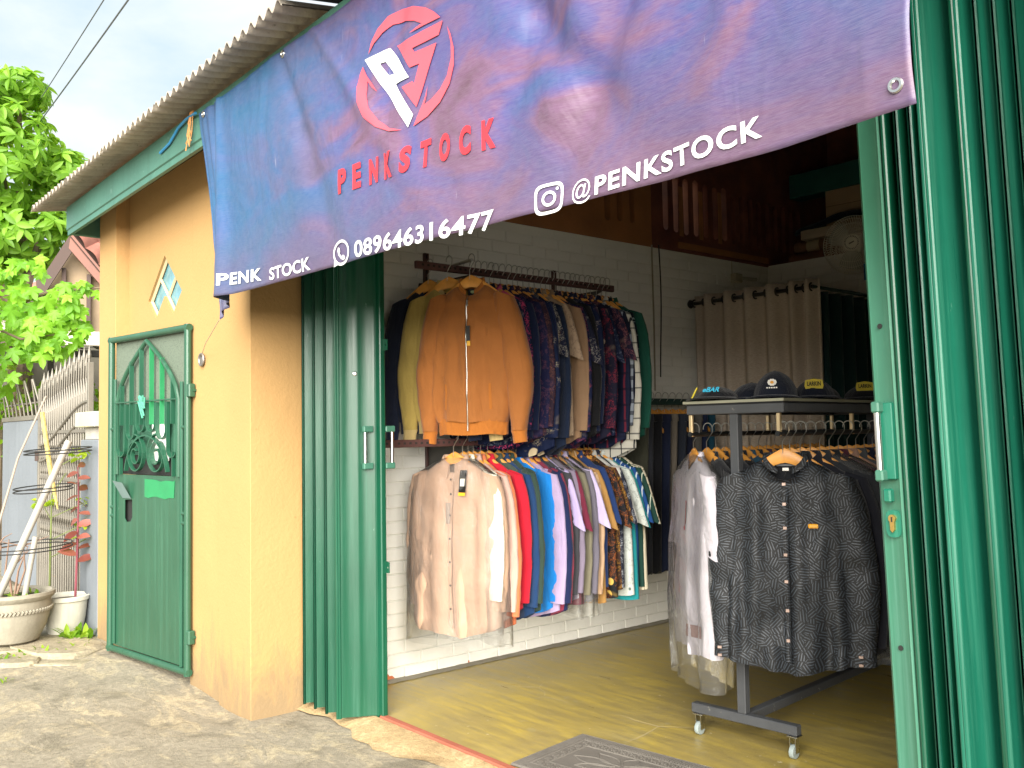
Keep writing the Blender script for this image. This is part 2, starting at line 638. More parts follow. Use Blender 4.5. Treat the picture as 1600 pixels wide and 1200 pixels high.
# vent band above the left wall: posts and slots
ML = Matrix.Translation((WX, 0, 0)) @ Matrix.Rotation(R(90), 4, 'Z')
slots = []
ty = 1.98
sy = []
while ty < 4.2:
    sy.append(ty)
    ty += .115 if ty < 2.3 else (.105 if ty > 3.0 else .108)
for i, y in enumerate(sy):
    top, bot, hw = 2.93 + .02 * rnd.random(), 2.60 + .015 * rnd.random(), .026 + .004 * rnd.random()
    if y > 3.2:
        top -= .03
    slots.append([(y + hw * math.cos(a), (top if math.sin(a) >= 0 else bot) + hw * math.sin(a)) for a in [2 * PI * k / 14 for k in range(14)]])
holed([(2.40, 2.452), (4.59, 2.452), (4.59, 3.64), (2.40, 3.27)], [s for s in slots if s[0][0] > 2.47], .0, .07, 'vent_wall', M_REDW, shop, ML)
holed([(.01, 2.452), (2.397, 2.452), (2.397, 3.27), (.01, 2.86)], [s for s in slots if s[0][0] < 2.33], .0, .07, 'vent_wall', M_ORW, shop, ML)
for i in range(len(sy) - 1):
    if 2.5 < sy[i] < 3.2 and i % 2 == 0:
        ym = (sy[i] + sy[i + 1]) / 2
        MB().bbox(WX + .001, WX + .006, ym - .022, ym + .018, 2.56, 2.90 + .03 * rnd.random(), .002).build('orange_slat', M_ORW, shop)
MB().box(WX + .001, WX + .014, 2.66, 3.7, 2.475, 2.515).build('batten', M_ORW, shop)
MB().box(-1.25, -1.20, 1.6, 4.2, 2.0, 3.5).build('vent_backing', M_PALE, shop)
MB().box(WX - .16, WX - .12, .1, 2.449, 2.4, 3.1).build('vent_backing', mat('blue_slot_shade', '2a3242', .8), shop)  # dark board added behind the near slots, painting their shade
MB().box(WX - .16, WX - .12, 3.221, 4.5, 2.4, 3.1).build('vent_backing', mat('blue_slot_shade', '2a3242', .8), shop)  # same dark board added to paint the shade of the far slots
# ceiling beam and header
MB().bbox(-.40, 3.0, 2.35, 2.55, 2.98, 3.18, .006).build('ceiling_beam', mat('dark_teal_beam', '1d5650', .5, var=.2), shop)
MB().bbox(-.40, 3.0, 3.9, 4.05, 2.98, 3.16, .006).build('ceiling_beam', mat('dark_teal_beam', '1d5650', .5), shop)
MB().bbox(-.505, 2.98, .06, .2, 2.58, 2.85, .006).build('lintel', M_YEL, shop)
MB().bbox(-.50, 2.97, -.09, .05, 2.60, 2.68, .004).build('shutter_track', mat('green_steel', '0f5a44', .4), shop)


def roofz(x, y):
    return 2.715 + .17 * (y + .63) + .018 * (x + 2.4)


def corr(x0, x1, y0, y1, dz, pitch, amp, ny, name, m, parent, th=.006):
    nx = max(4, int((x1 - x0) / pitch * 8))
    rows = []
    for off in (0, th):
        rows.append([[(x0 + (x1 - x0) * i / nx, y0 + (y1 - y0) * j / ny, roofz(x0 + (x1 - x0) * i / nx, y0 + (y1 - y0) * j / ny) + dz + off + amp * math.sin(2 * PI * (x0 + (x1 - x0) * i / nx) / pitch)) for i in range(nx + 1)] for j in range(ny + 1)])
    a = MB().sheet(rows[0]).sheet(rows[1])
    n = (nx + 1) * (ny + 1)
    for i in range(nx):
        a.f.append((i, i + 1, n + i + 1, n + i))
    return a.build(name, m, parent, smooth=True, angle=60)


roof = MB()
roof.box(-2.6, 3.1, 1.0, 1.05, 2.94, 3.0)
rf = roof.build('roof', M_TEAL, shop)
sx = -2.83
k = 0
while sx < .55:
    x1 = min(sx + .72, .60)
    corr(sx, x1 + .03, -.80 + (.008 if k % 2 else 0), .5 if x1 < -.6 else 4.75, .02 + (.007 if k % 2 else 0), .072, .016, 5, 'corrugated_sheet', M_ASB, rf)  # left sheets end early: opening made over the passage to let skylight in
    sx += .72
    k += 1
M_DSH = mat('dark_metal_sheet', '4a5058', .5, .4, var=.2)
corr(.60, 1.8, -.84, 4.75, .05, .12, .02, 5, 'corrugated_sheet', M_DSH, rf)
corr(1.78, 3.5, -.84, 4.75, .057, .12, .02, 5, 'corrugated_sheet', M_DSH, rf)
# fascia and soffit frame
fz0, fz1 = 2.525, 2.70
fa = MB()
tilt = .018
prof = [(-.632, 0), (-.632, .03), (-.640, .035), (-.640, fz1 - fz0), (-.612, fz1 - fz0), (-.612, 0)]
fa.loft([[Vector((x, y, fz0 + tilt * (x + 2.4) + dz)) for y, dz in prof] for x in (-2.64, -1, 1, 3.4)])
fa.build('fascia', M_TEAL, shop)
MB().bbox(-2.64, -2.605, -.61, -.2, 2.525, 2.66, .004).build('barge_board', M_TEAL, shop)
MB().bbox(-2.604, -.9, -.605, -.575, 2.60, 2.64, .003).build('fascia_batten', M_TEAL, shop)
# rope remains on the fascia
MB().tube([(-.98, -.648, 2.64), (-.85, -.65, 2.655), (-.73, -.652, 2.70), (-.62, -.655, 2.712), (-.5, -.66, 2.705)], .006, 6).build('blue_cord', mat('blue_cord', '2f86b8', .5), shop)
raf = MB()
for k in range(9):
    x = -.56 + rnd.uniform(-.02, .02)
    raf.tube([(x, -.655, 2.73), (x + rnd.uniform(-.02, .02), -.662, 2.68), (x - .02 + rnd.uniform(-.03, .03), -.66, 2.63), (x - .03 + rnd.uniform(-.03, .03), -.658, 2.56 + rnd.uniform(0, .05))], .0022, 4)
raf.build('raffia_tassel', mat('raffia', 'c08850', .8), shop)

# threshold
MB().bbox(-.02, 2.98, -.022, .012, -.03, .008, .003).build('threshold_channel', mat('red_oxide_steel', '9a5642', .7, var=.2, bump=.3), shop)
ap = []
for j in range(9):
    row = []
    for i in range(121):
        x = -.5 + 3.5 * i / 120
        wdt = .15 + .07 * noise.noise(Vector((x * 2.2, 0, 0))) + .03 * noise.noise(Vector((x * 9, 0, 0)))
        y = -.024 - wdt * j / 8
        row.append((x, y, max(ground_z(x, y) + .002, .0 - (j / 8) ** 1.5 * .034) + .004 * noise.noise(Vector((x * 8, y * 8, 1)))))
    ap.append(row)
tag(MB().sheet(ap).build('mortar_ramp', concrete('sandy_mortar', 'b0946a', 'bfa57b', '957a58', 'cbb58c'), smooth=True), kind='structure')

# ------------------------------------------------------------ folding steel shutters
def green_paint(name, c, dust):
    b = NB(name)
    f = b.noise(2.4, 6, .6)
    cc = b.ramp(f, [(.3, tuple(x * .8 for x in lin(c))), (.7, lin(c))])
    g = b.noise(1, 5, .7, vec=b.mapped((30, 30, .8)))
    cc = b.mix(b.ramp(g, [(.52, 0), (.72, .5)]), cc, lin(dust))
    sc = b.noise(46, 5, .75, vec=b.mapped((1, 1, .25)))
    cc = b.mix(b.ramp(sc, [(.70, 0), (.74, .8)]), cc, lin('9db7a8'))
    b.set(Base_Color=cc, Roughness=b.ramp(g, [(.3, .26), (.75, .5)]), Specular_IOR_Level=.55)
    b.bump(b.noise(7, 4, .6, vec=b.mapped((3, 3, .6))), .15, .006)
    return b.m


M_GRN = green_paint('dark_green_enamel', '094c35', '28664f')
M_GRN2 = green_paint('lit_green_enamel', '1b6b55', '468a73')  # lighter copy of the green, street light painted into the right shutter
M_GRN3 = green_paint('pale_green_enamel', '3f7a62', '639683')  # paler green for the lock stile


def slat(name, a, c, z0, z1, m, parent, roll=.007, rib=True):
    """one leaf of the shutter: pressed plate from plan point a to c with rolled edges and a shallow rib"""
    a, c = Vector((a[0], a[1], 0)), Vector((c[0], c[1], 0))
    d = (c - a)
    L = d.length
    d.normalize()
    n = Vector((-d.y, d.x, 0))
    pr = [(0, 0), (.12, 0), (.16, .003), (.42, .003), (.46, 0), (.54, 0), (.58, .003), (.84, .003), (.88, 0), (1, 0)] if rib else [(0, 0), (1, 0)]
    pts = [a + d * L * t + n * h for t, h in pr]
    back = [p - n * .0025 for p in pts[::-1]]
    ring = pts + back
    mb = MB()
    mb.loft([[p + Vector((0, 0, z)) for p in ring] for z in (z0, z1)])
    for e in (a, c):
        mb.tube([e + Vector((0, 0, z0 - .004)), e + Vector((0, 0, z1))], roll, 10)
    return mb.build(name, m, parent, smooth=True, angle=30)


def pull_handle(parent, x, y, z0, z1, ny=-1):
    h = MB()
    h.tube([(x, y + ny * .038, z0 + .014), (x, y + ny * .038, z1 - .014)], .0085, 12)
    hb = h.build('handle', M_CHROME, parent, smooth=True)
    for z in (z0, z1):
        q = MB().bbox(x - .011, x + .011, min(y, y + ny * .05), max(y, y + ny * .05), z - .014, z + .014, .004)
        q.build('handle_bracket', mat('green_cast_bracket', '3f6f5d', .45), hb)
    return hb


ls = empty('folding_shutter', (-.03, 0, 0), 0, 'dark green folding steel shutter pushed left against the yellow pillar', 'shutter')
lp = []
for i in range(7):
    lp.append((-.41 + .052 * i, -.165 if i % 2 == 0 else -.06))
lp[-1] = (-.098, -.168)
for i in range(len(lp) - 1):
    slat('slat', lp[i], lp[i + 1], .004, 2.58, M_GRN, ls, rib=False)
slat('slat', (-.495, -.075), lp[0], .004, 2.58, M_GRN, ls, rib=False)
slat('closing_leaf', (-.090, -.160), (-.010, -.014), .004, 2.58, M_GRN, ls)
MB().bbox(-.012, .030, -.016, .012, .004, 2.58, .004).build('edge_channel', M_GRN, ls)
pull_handle(ls, -.014, -.03, 1.105, 1.27)
pull_handle(ls, .022, .012, 1.105, 1.27, 1)
for z in (.63, 1.62):
    t = holed([(0, 0), (.035, .004), (.035, .05), (0, .055)], [[(.022 + .006 * math.cos(a), .026 + .006 * math.sin(a)) for a in [k * PI / 4 for k in range(8)]]], 0, .004, 'lock_lug', M_GRN, ls, Matrix.Translation((.030, .0, z)))
MB().lathe([(.010, 0), (.010, .004), (.006, .006)], 12, M=Matrix.Translation((-.052, -.098, 1.52)) @ Matrix.Rotation(R(61), 4, 'Z') @ Matrix.Rotation(R(90), 4, 'X')).build('rivet', M_CHROME, ls)

rs = empty('folding_shutter', (2.375, 0, 0), 0, 'tall green folding steel shutter gathered at the right side with lock', 'shutter')
rs.rotation_euler = (0, -math.atan(.030), 0)
plate = [(-.000, .030), (-.002, -.010), (.006, -.018), (.012, -.018), (.062, -.034), (.066, -.038), (.072, -.036), (.080, .04)]
mb = MB()
mb.loft([[Vector((x, y, z)) for x, y in plate + [(x, y + .004) for x, y in plate[::-1]]] for z in (.004, 2.62)])
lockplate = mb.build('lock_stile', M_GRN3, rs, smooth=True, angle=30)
rp_ = [(.084, -.038), (.093, .10), (.128, -.055), (.142, .10), (.166, -.062), (.176, .10), (.196, -.072)]
for i in range(len(rp_) - 1):
    slat('slat', rp_[i], rp_[i + 1], .004, 2.62, M_GRN2 if i % 2 else M_GRN, rs, roll=.0075, rib=False)  # folds alternate the lit and the dark copy of the green
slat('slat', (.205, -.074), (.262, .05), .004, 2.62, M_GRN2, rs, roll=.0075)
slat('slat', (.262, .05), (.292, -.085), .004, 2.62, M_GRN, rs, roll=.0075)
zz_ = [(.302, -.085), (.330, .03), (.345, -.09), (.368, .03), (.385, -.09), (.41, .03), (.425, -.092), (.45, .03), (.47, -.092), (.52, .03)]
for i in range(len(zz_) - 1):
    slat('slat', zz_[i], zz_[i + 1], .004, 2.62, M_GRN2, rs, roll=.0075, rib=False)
pull_handle(rs, .030, -.022, 1.125, 1.295)
MB().bbox(.020, .062, -.048, -.024, 1.115, 1.305, .002).build('handle_plate', M_GRN2, rs)
esc = []
for k in range(16):
    a = 2 * PI * k / 16
    esc.append((.042 + .020 * math.copysign(abs(math.cos(a)) ** .6, math.cos(a)), 1.005 + .034 * math.copysign(abs(math.sin(a)) ** .6, math.sin(a))))
MB().prism(esc, -.006, Matrix.Translation((0, -.030, 0))).build('lock_escutcheon', M_GRN2, rs)
M_BRASS = mat('brass', 'c9a860', .35, .9)
cyl = [(.042 + .009 * math.cos(R(a)), 1.018 + .010 * math.sin(R(a))) for a in range(-50, 231, 20)] + [(.037, .990), (.042, .984), (.047, .990)]
lc = MB().prism(cyl, -.010, Matrix.Translation((0, -.034, 0))).build('lock_cylinder', M_BRASS, rs)
MB().box(.0405, .0435, -.0455, -.0443, 1.010, 1.022).build('keyhole', M_DARK, lc)
MB().bbox(.030, .050, -.058, -.034, 1.058, 1.092, .004).build('latch_knob', M_GRN2, rs)
for z in (.70, 1.50, 2.1):
    MB().lathe([(.0065, 0), (.0065, .002)], 12, M=Matrix.Translation((.036, -.0275, z)) @ Matrix.Rotation(R(90), 4, 'X')).build('bolt_hole', M_DARK, rs)

# ------------------------------------------------------------ banner
BX0, BX1 = -.455, 2.795


def bz(x, t):
    """t 0 at the top edge, 1 at the bottom edge"""
    top = 2.69 + .028 * (x + .47) - .010 * abs(math.sin(PI * (x + .47) / .82))
    bot = 1.835 - .012 * x
    if x < -.28:
        bot -= .07 * ((-.28 - x) / .175) ** 2.2
    if x > 2.5:
        bot += .012 * (x - 2.5) / .3
    return top + (bot - top) * t


def by(x, z):
    s = max(0, min(1, (2.69 - z) / .87))
    y = -.664
    y += .10 * math.exp(-((x + .46) / .16) ** 2) * s                 # left corner tied back to the wall
    y += .030 * math.exp(-((x + .30 + .03 * s) / (.018 + .05 * s)) ** 2) * (.35 + s)
    y -= .036 * math.exp(-((x + .22 + .02 * s) / (.02 + .06 * s)) ** 2) * (.35 + s)
    if x < -.30:
        y += .010 * math.sin((x + .455) * 2 * PI / .06) * (.15 + s)
    y += .010 * math.sin(x * 3.1 + z * 4.0) * (.4 + s)
    for x0, sl, a, wd in ((.35, .5, .010, .05), (.62, .9, -.008, .045), (1.52, .75, .014, .06), (1.95, -.5, .012, .05), (2.12, -.42, -.014, .05), (2.35, -.6, .012, .045), (2.6, -.35, -.010, .04), (1.2, -.3, .006, .05)):
        d = x - (x0 + sl * (2.69 - z))
        y += 1.9 * a * math.exp(-(d / (wd * (.6 + 1.4 * s))) ** 2) * math.exp(-((s - .45) / .45) ** 2)
    y += .006 * noise.noise(Vector((x * 3.5, z * 3.5, 0))) + .0018 * noise.noise(Vector((x * 14, z * 14, 7)))
    return y


bn = empty('shop_banner', (0, 0, 0), 0, 'blue and purple vinyl shop banner printed PENKSTOCK hanging under the eave', 'banner')
b = NB('print_and_sheen_vinyl')
ox = b.sep()[0]
d = b.mapped((.55, 1, 1.1), rot=(0, R(28), 0))
f = b.noise(1.9, 4, .5, .9, vec=d)
g = b.noise(2.6, 5, .55, 1.3, vec=b.mapped((.7, 1, 1.6), rot=(0, R(-32), 0), loc=(4, 0, 2)))
left = b.ramp(b.math('ADD', b.math('MULTIPLY', ox, .33), b.math('MULTIPLY', f, .5)), [(.28, 1), (.62, 0)])
cc = b.ramp(g, [(.32, lin('3a5080')), (.46, lin('4f497c')), (.58, lin('6c4d6a')), (.70, lin('563c4a'))])  # blue and purple patches: print colour with sky reflection painted in
cc = b.mix(left, cc, b.ramp(g, [(.4, lin('215880')), (.68, lin('3b5582'))]))
oz = b.sep()[2]
low = b.ramp(b.math('ADD', oz, b.math('MULTIPLY', f, -.5)), [(.0, 1), (1.0, 0)])
low = b.ramp(b.math('SUBTRACT', 2.32, b.math('ADD', oz, b.math('MULTIPLY', f, .35))), [(.0, 0), (.28, .75)])
cc = b.mix(b.math('MULTIPLY', low, b.ramp(f, [(.3, .3), (.55, 1)])), cc, lin('5f4a60'))
edge = b.ramp(b.math('ADD', b.math('SUBTRACT', oz, b.math('MULTIPLY', ox, .028)), b.math('MULTIPLY', f, .14)), [(2.68, 0), (2.74, 1)])
weave = b.noise(1, 2, .5, vec=b.mapped((40, 1, 900)))
cc = b.mix(b.ramp(weave, [(.4, .05), (.6, 0)]), cc, (.75, .7, .78))
scr = b.noise(1, 3, .6, vec=b.mapped((60, 1, 3)))
cc = b.mix(b.math('MULTIPLY', b.ramp(scr, [(.73, 0), (.76, 1)]), .35), cc, (.8, .8, .85))
b.set(Base_Color=cc, Roughness=b.ramp(g, [(.3, .32), (.7, .42)]), Specular_IOR_Level=.5)
wr = b.noise(3.2, 3, .5, 1.2, vec=b.mapped((1.4, 1, .8), rot=(0, R(-25), 0)))
b.bump(b.math('ADD', b.math('MULTIPLY', wr, .7), b.math('ADD', b.math('MULTIPLY', weave, .03), b.math('MULTIPLY', b.noise(9, 3, .5, .6), .05))), .32, .05)
tl = b.n('ShaderNodeBsdfTranslucent')
b.put(tl.inputs[0], b.mix(.5, cc, (.8, .78, .8)))
msh = b.n('ShaderNodeMixShader', i_Fac=.16)
b.put(msh.inputs[1], b.b.outputs[0])
b.put(msh.inputs[2], tl.outputs[0])
b.put(b.t.nodes['Material Output'].inputs['Surface'], msh.outputs[0])
NX, NZ = 300, 70
rows = []
for j in range(NZ + 1):
    row = []
    for i in range(NX + 1):
        u = i / NX
        x = BX0 + (BX1 - BX0) * (u ** 1.25 if u < .5 else u ** 1.25)
        z = bz(x, j / NZ)
        row.append((x + .012 * math.sin(z * 9) * (x > 2.7), by(x, z), z))
    rows.append(row)
vs = MB().sheet(rows).build('vinyl_sheet', b.m, bn, smooth=True, angle=180)
md = vs.modifiers.new('thickness', 'SOLIDIFY')
md.thickness = .0012
md.offset = 1
# stitched hem along the bottom and the eyelets
M_HEM = mat('hem_vinyl', '7f84ab', .4)
for x, t in ((2.752, .955), (2.752, .5), (-.40, .02), (.36, .02), (1.2, .02), (2.0, .02)):
    z = bz(x, t)
    MB().tube([(x + .011 * math.cos(a), by(x, z) - .003, z + .011 * math.sin(a)) for a in [2 * PI * k / 16 for k in range(16)]], .004, 6, closed=True).build('eyelet', M_CHROME, bn, smooth=True)

M_PW = mat('white_print', 'cfd1cf', .4, var=.02)
M_PR = mat('red_print', 'c22c36', .4, var=.05)
M_PC = mat('coral_print', 'cf4d5a', .4, var=.04)


def onto(bm, name, m, off=.0048):
    """cut a flat print (x,z plane) finely and lay it on the banner"""
    xs_ = [v.co.x for v in bm.verts]
    zs_ = [v.co.z for v in bm.verts]
    for ax, lo, hi in ((0, min(xs_), max(xs_)), (2, min(zs_), max(zs_))):
        k = math.ceil(lo / .011)
        while k * .011 < hi:
            co = [0, 0, 0]
            no = [0, 0, 0]
            co[ax] = k * .011
            no[ax] = 1
            bmesh.ops.bisect_plane(bm, geom=bm.verts[:] + bm.edges[:] + bm.faces[:], plane_co=co, plane_no=no)
            k += 1
    for v in bm.verts:
        v.co.y = by(v.co.x, v.co.z) - off
    bmesh.ops.recalc_face_normals(bm, faces=bm.faces[:])
    if sum(f_.normal.y for f_ in bm.faces) > 0:
        bmesh.ops.reverse_faces(bm, faces=bm.faces[:])
    me = bpy.data.meshes.new(name)
    bm.to_mesh(me)
    bm.free()
    for p in me.polygons:
        p.use_smooth = True
    me.materials.append(m)
    return link(name, me, bn)


def text_mesh(s, offset=0.0, spacing=1.0):
    cu = bpy.data.curves.new('lettering', 'FONT')
    cu.body = s
    cu.offset = offset
    cu.space_character = spacing
    cu.resolution_u = 4
    o = bpy.data.objects.new('lettering', cu)
    col.objects.link(o)
    dg = bpy.context.evaluated_depsgraph_get()
    me = bpy.data.meshes.new_from_object(o.evaluated_get(dg))
    bpy.data.objects.remove(o)
    bpy.data.curves.remove(cu)
    bm = bmesh.new()
    bm.from_mesh(me)
    bpy.data.meshes.remove(me)
    return bm


def fit(bm, x0, x1, z0, z1, dz=0., shear=0.):
    a = [v.co.x for v in bm.verts]
    c = [v.co.y for v in bm.verts]
    ax, bx_, ay_, by_ = min(a), max(a), min(c), max(c)
    for v in bm.verts:
        u, t = (v.co.x - ax) / (bx_ - ax), (v.co.y - ay_) / (by_ - ay_)
        v.co = Vector((x0 + (x1 - x0) * u + shear * t, 0, z0 + (z1 - z0) * t + dz * u))
    return bm


def onto_each(bm, name, m):
    """every printed character becomes a piece of its own"""
    bm.verts.ensure_lookup_table()
    seen = set()
    for v0 in bm.verts:
        if v0.index in seen:
            continue
        st, isl = [v0], set()
        while st:
            v = st.pop()
            if v in isl:
                continue
            isl.add(v)
            st += [e_.other_vert(v) for e_ in v.link_edges if e_.other_vert(v) not in isl]
        seen |= {v.index for v in isl}
        nb2 = bmesh.new()
        mp_ = {v: nb2.verts.new(v.co) for v in isl}
        for f_ in {f_ for v in isl for f_ in v.link_faces}:
            nb2.faces.new([mp_[v] for v in f_.verts])
        onto(nb2, name, m)
    bm.free()


def polybm(polys):
    bm = bmesh.new()
    for poly in polys:
        vs_ = [bm.verts.new((x, 0, z)) for x, z in poly]
        for i in range(len(vs_)):
            bm.edges.new((vs_[i], vs_[(i + 1) % len(vs_)]))
    bmesh.ops.triangle_fill(bm, use_beauty=True, edges=bm.edges[:])
    return bm


LOGO = dict(
    P=[(0.955, 2.48), (1.097, 2.475), (1.205, 2.347), (1.125, 2.35), (1.228, 2.223), (1.202, 2.189)],
    H=[(1.043, 2.44), (1.074, 2.437), (1.113, 2.388), (1.088, 2.389)],
    S=[(1.128, 2.473), (1.384, 2.462), (1.363, 2.426), (1.223, 2.432), (1.235, 2.416), (1.35, 2.407), (1.244, 2.242), (1.165, 2.327), (1.221, 2.329), (1.232, 2.321), (1.258, 2.373), (1.208, 2.376)],
    T=[(0.977, 2.492), (0.995, 2.526), (1.032, 2.559), (1.093, 2.578), (1.166, 2.577), (1.237, 2.559), (1.3, 2.531), (1.343, 2.503), (1.373, 2.476), (1.29, 2.481), (1.206, 2.485), (1.245, 2.49), (1.277, 2.491), (1.236, 2.514), (1.18, 2.534), (1.117, 2.544), (1.057, 2.536), (1.011, 2.518)],
    R=[(1.405, 2.438), (1.422, 2.408), (1.435, 2.363), (1.434, 2.313), (1.411, 2.265), (1.363, 2.223), (1.302, 2.198), (1.23, 2.186), (1.269, 2.236), (1.286, 2.261), (1.302, 2.292), (1.294, 2.263), (1.283, 2.239), (1.321, 2.245), (1.364, 2.263), (1.399, 2.294), (1.421, 2.338), (1.422, 2.383)],
    L=[(0.944, 2.46), (0.972, 2.42), (1.008, 2.38), (1.032, 2.351), (1.003, 2.373), (0.975, 2.402), (0.979, 2.355), (1.002, 2.303), (1.047, 2.251), (1.106, 2.211), (1.169, 2.19), (1.106, 2.201), (1.037, 2.232), (0.981, 2.275), (0.939, 2.338), (0.921, 2.395), (0.927, 2.439)])
onto(polybm([LOGO['P'], LOGO['H']]), 'emblem_letter', M_PW)
onto(polybm([LOGO['S']]), 'emblem_letter', M_PC)
for k in 'TRL':
    onto(polybm([LOGO[k]]), 'emblem_ring', M_PC)
n9 = 'PENKSTOCK'
for i, ch in enumerate(n9):
    x0 = .793 + .0955 * i
    x1 = x0 + (.052 if ch not in 'EK' else .050)
    z0 = 2.063 - .035 * (x0 - .793) / .817
    onto(fit(text_mesh(ch, .05), x0, x1, z0, z0 + .084), 'red_letter', M_PR)
onto_each(fit(text_mesh('089646316477', .022, 1.06), .898, 1.613, 1.829, 1.886, dz=-.030), 'digit', M_PW)
onto_each(fit(text_mesh('PENKSTOCK', .026, 1.12), 1.986, 2.463, 1.817, 1.863, dz=.022), 'letter', M_PW)
onto(fit(text_mesh('@', .0), 1.908, 1.972, 1.806, 1.868), 'at_sign', M_PW)
onto_each(fit(text_mesh('PENK', .03, 1.08), -.205, .165, 1.882, 1.932, dz=-.026), 'letter', M_PW)
onto_each(fit(text_mesh('STOCK', .024, 1.02), .235, .575, 1.846, 1.894, dz=-.008), 'letter', M_PW)


def ringp(cx, cz, rx, rz, n=28, pw=1.0):
    return [(cx + rx * math.copysign(abs(math.cos(a)) ** pw, math.cos(a)), cz + rz * math.copysign(abs(math.sin(a)) ** pw, math.sin(a))) for a in [2 * PI * (k + .5) / n for k in range(n)]]


# camera-outline icon, speech-bubble icon
onto(polybm([ringp(1.827, 1.841, .049, .040, 36, .5), ringp(1.827, 1.841, .040, .032, 36, .5)]), 'camera_icon', M_PW)
onto(polybm([ringp(1.827, 1.841, .024, .020), ringp(1.827, 1.841, .016, .013)]), 'camera_icon', M_PW)
onto(polybm([ringp(1.854, 1.863, .005, .004, 12)]), 'camera_icon', M_PW)
out = [(.803 + .059 * math.cos(R(a)), 1.863 + .043 * math.sin(R(a))) for a in range(-120, 205, 12)] + [(.745, 1.822)]
onto(polybm([out, ringp(.803, 1.863, .048, .034)]), 'bubble_icon', M_PW)
onto(polybm([[(.782, 1.884), (.792, 1.880), (.795, 1.868), (.790, 1.862), (.803, 1.850), (.813, 1.855), (.826, 1.848), (.828, 1.840), (.815, 1.836), (.797, 1.843), (.782, 1.857), (.776, 1.872)]]), 'bubble_icon', M_PW)
onto(polybm([ringp(-.285, 1.915, .016, .040, 16, .7), ringp(-.281, 1.925, .006, .012, 10, .7)]), 'page_icon', M_PW)
# cord that ties the corner back to the ring on the pillar
rg = MB()
rg.tube([(-1.103 + .030 * math.cos(a), -.392, 1.643 + .030 * math.sin(a)) for a in [2 * PI * k / 20 for k in range(20)]], .006, 6, closed=True)
rg.lathe([(.026, 0), (.026, .008), (.010, .012)], 16, M=Matrix.Translation((-1.103, -.381, 1.643)) @ Matrix.Rotation(R(90), 4, 'X'))
tag(rg.build('wall_ring', mat('dull_steel', '8f8a84', .5, .7), None, smooth=True), 'small round steel ring plate on the yellow wall right of the door', 'ring')
bcx = BX0 + .002
bcz = bz(BX0, 1)
tag(MB().tube([(bcx, by(BX0, bcz) - .002, bcz), ((bcx - 1.103) / 2, -.50, (bcz + 1.643) / 2 - .01), (-1.103, -.393, 1.66)], .0018, 5).build('tie_cord', mat('grey_cord', '9d9484', .8)), 'thin grey cord tying the banner corner to the wall ring', 'cord')

# ------------------------------------------------------------ small green gate door
M_DG = green_paint('gate_green', '29533e', '426d58')
M_DG2 = green_paint('gate_green_bars', '22523d', '3b6d55')
M_LG = mat('light_green_patch', '237a4b', .5, var=.1, vs=8)
gd = empty('gate_door', (-1.225, -.405, .02), 0, 'green steel gate door with arched grille and round mail hole', 'door')
gd.rotation_euler = (0, 0, R(7.0))
# local: x from -.935 (free edge) to 0 (hinge edge), z 0..1.82, front faces -y
W_, H_ = .935, 1.82
for x in (-W_ + .018, -.018):
    MB().tube([(x, 0, 0), (x, 0, H_)], .019, 12).build('stile', M_DG, gd, smooth=True)
for z in (.018, H_ - .018):
    MB().tube([(-W_, 0, z), (0, 0, z)], .019, 12).build('rail', M_DG, gd, smooth=True)
MB().tube([(-W_ + .075, -.004, .05), (-W_ + .075, -.004, H_ - .25)], .010, 8).build('inner_stile', M_DG2, gd, smooth=True)
MB().tube([(-.075, -.004, .04), (-.075, -.004, H_ - .30)], .010, 8).build('inner_stile', M_DG2, gd, smooth=True)
for x in (-W_ + .045, -.05):
    for z in (.78, .83, 1.28):
        MB().tube([(x - .032, -.004, z), (x + .03, -.004, z)], .009, 8).build('link_stud', M_DG, gd, smooth=True)
GZ = 1.02
hole = [(-.705 + hx, .83 + hz) for hx, hz in ((-.045, .045), (.05, .05), (.052, -.05), (.03, -.075), (-.02, -.08), (-.045, -.06))]
holed([(-W_ + .06, .04), (-.06, .04), (-.06, GZ), (-W_ + .06, GZ)], [hole], .004, .008, 'lower_panel', M_DG, gd)
MB().add([(-.765, -.002, .885), (-.655, -.002, .885), (-.70, -.035, .975), (-.80, -.045, .985)], [(0, 1, 2, 3)]).build('bent_flap', mat('bare_grey_metal', '6c8280', .5, .3), gd)
pt = [(-.50 + .33 * i / 7, .895 + .012 * rnd.random()) for i in range(8)] + [(-.165, .95), (-.17 + .01, 1.0)] + [(-.17 - .33 * i / 7, 1.0 - .012 * rnd.random()) for i in range(8)]
MB().prism(pt, -.0015, Matrix.Translation((0, .0025, 0))).build('paint_patch', M_LG, gd)
MB().box(-.80, -.60, .03, .034, .70, .94).build('hole_shade_plate', M_DARK, gd)  # dark plate added behind the hole, standing in for the shade inside
# screen behind the grille: perforated grey plate
pb = NB('perforated_screen')
vr = pb.n('ShaderNodeTexVoronoi', i_Scale=160.0, i_Vector=pb.mapped((1, .01, 1)))
pb.set(Base_Color=pb.mix(pb.ramp(vr.outputs['Distance'], [(.25, 1), (.35, 0)]), lin('5f6a5c'), lin('3a453c')), Roughness=.7)
MB().box(-W_ + .03, -.03, .022, .026, 1.38, H_ - .03).build('screen', pb.m, gd)
MB().box(-W_ + .03, -.03, .030, .034, 1.13, 1.379).build('screen', mat('green_back_sheet', '35604c', .5), gd)
MB().box(-W_ + .03, -.03, .036, .040, GZ, 1.129).build('screen', M_DARK, gd)
MB().box(-.44, -.25, .014, .016, 1.10, 1.40).build('paper_notice', mat('paper', 'e6e6e0', .8), gd)
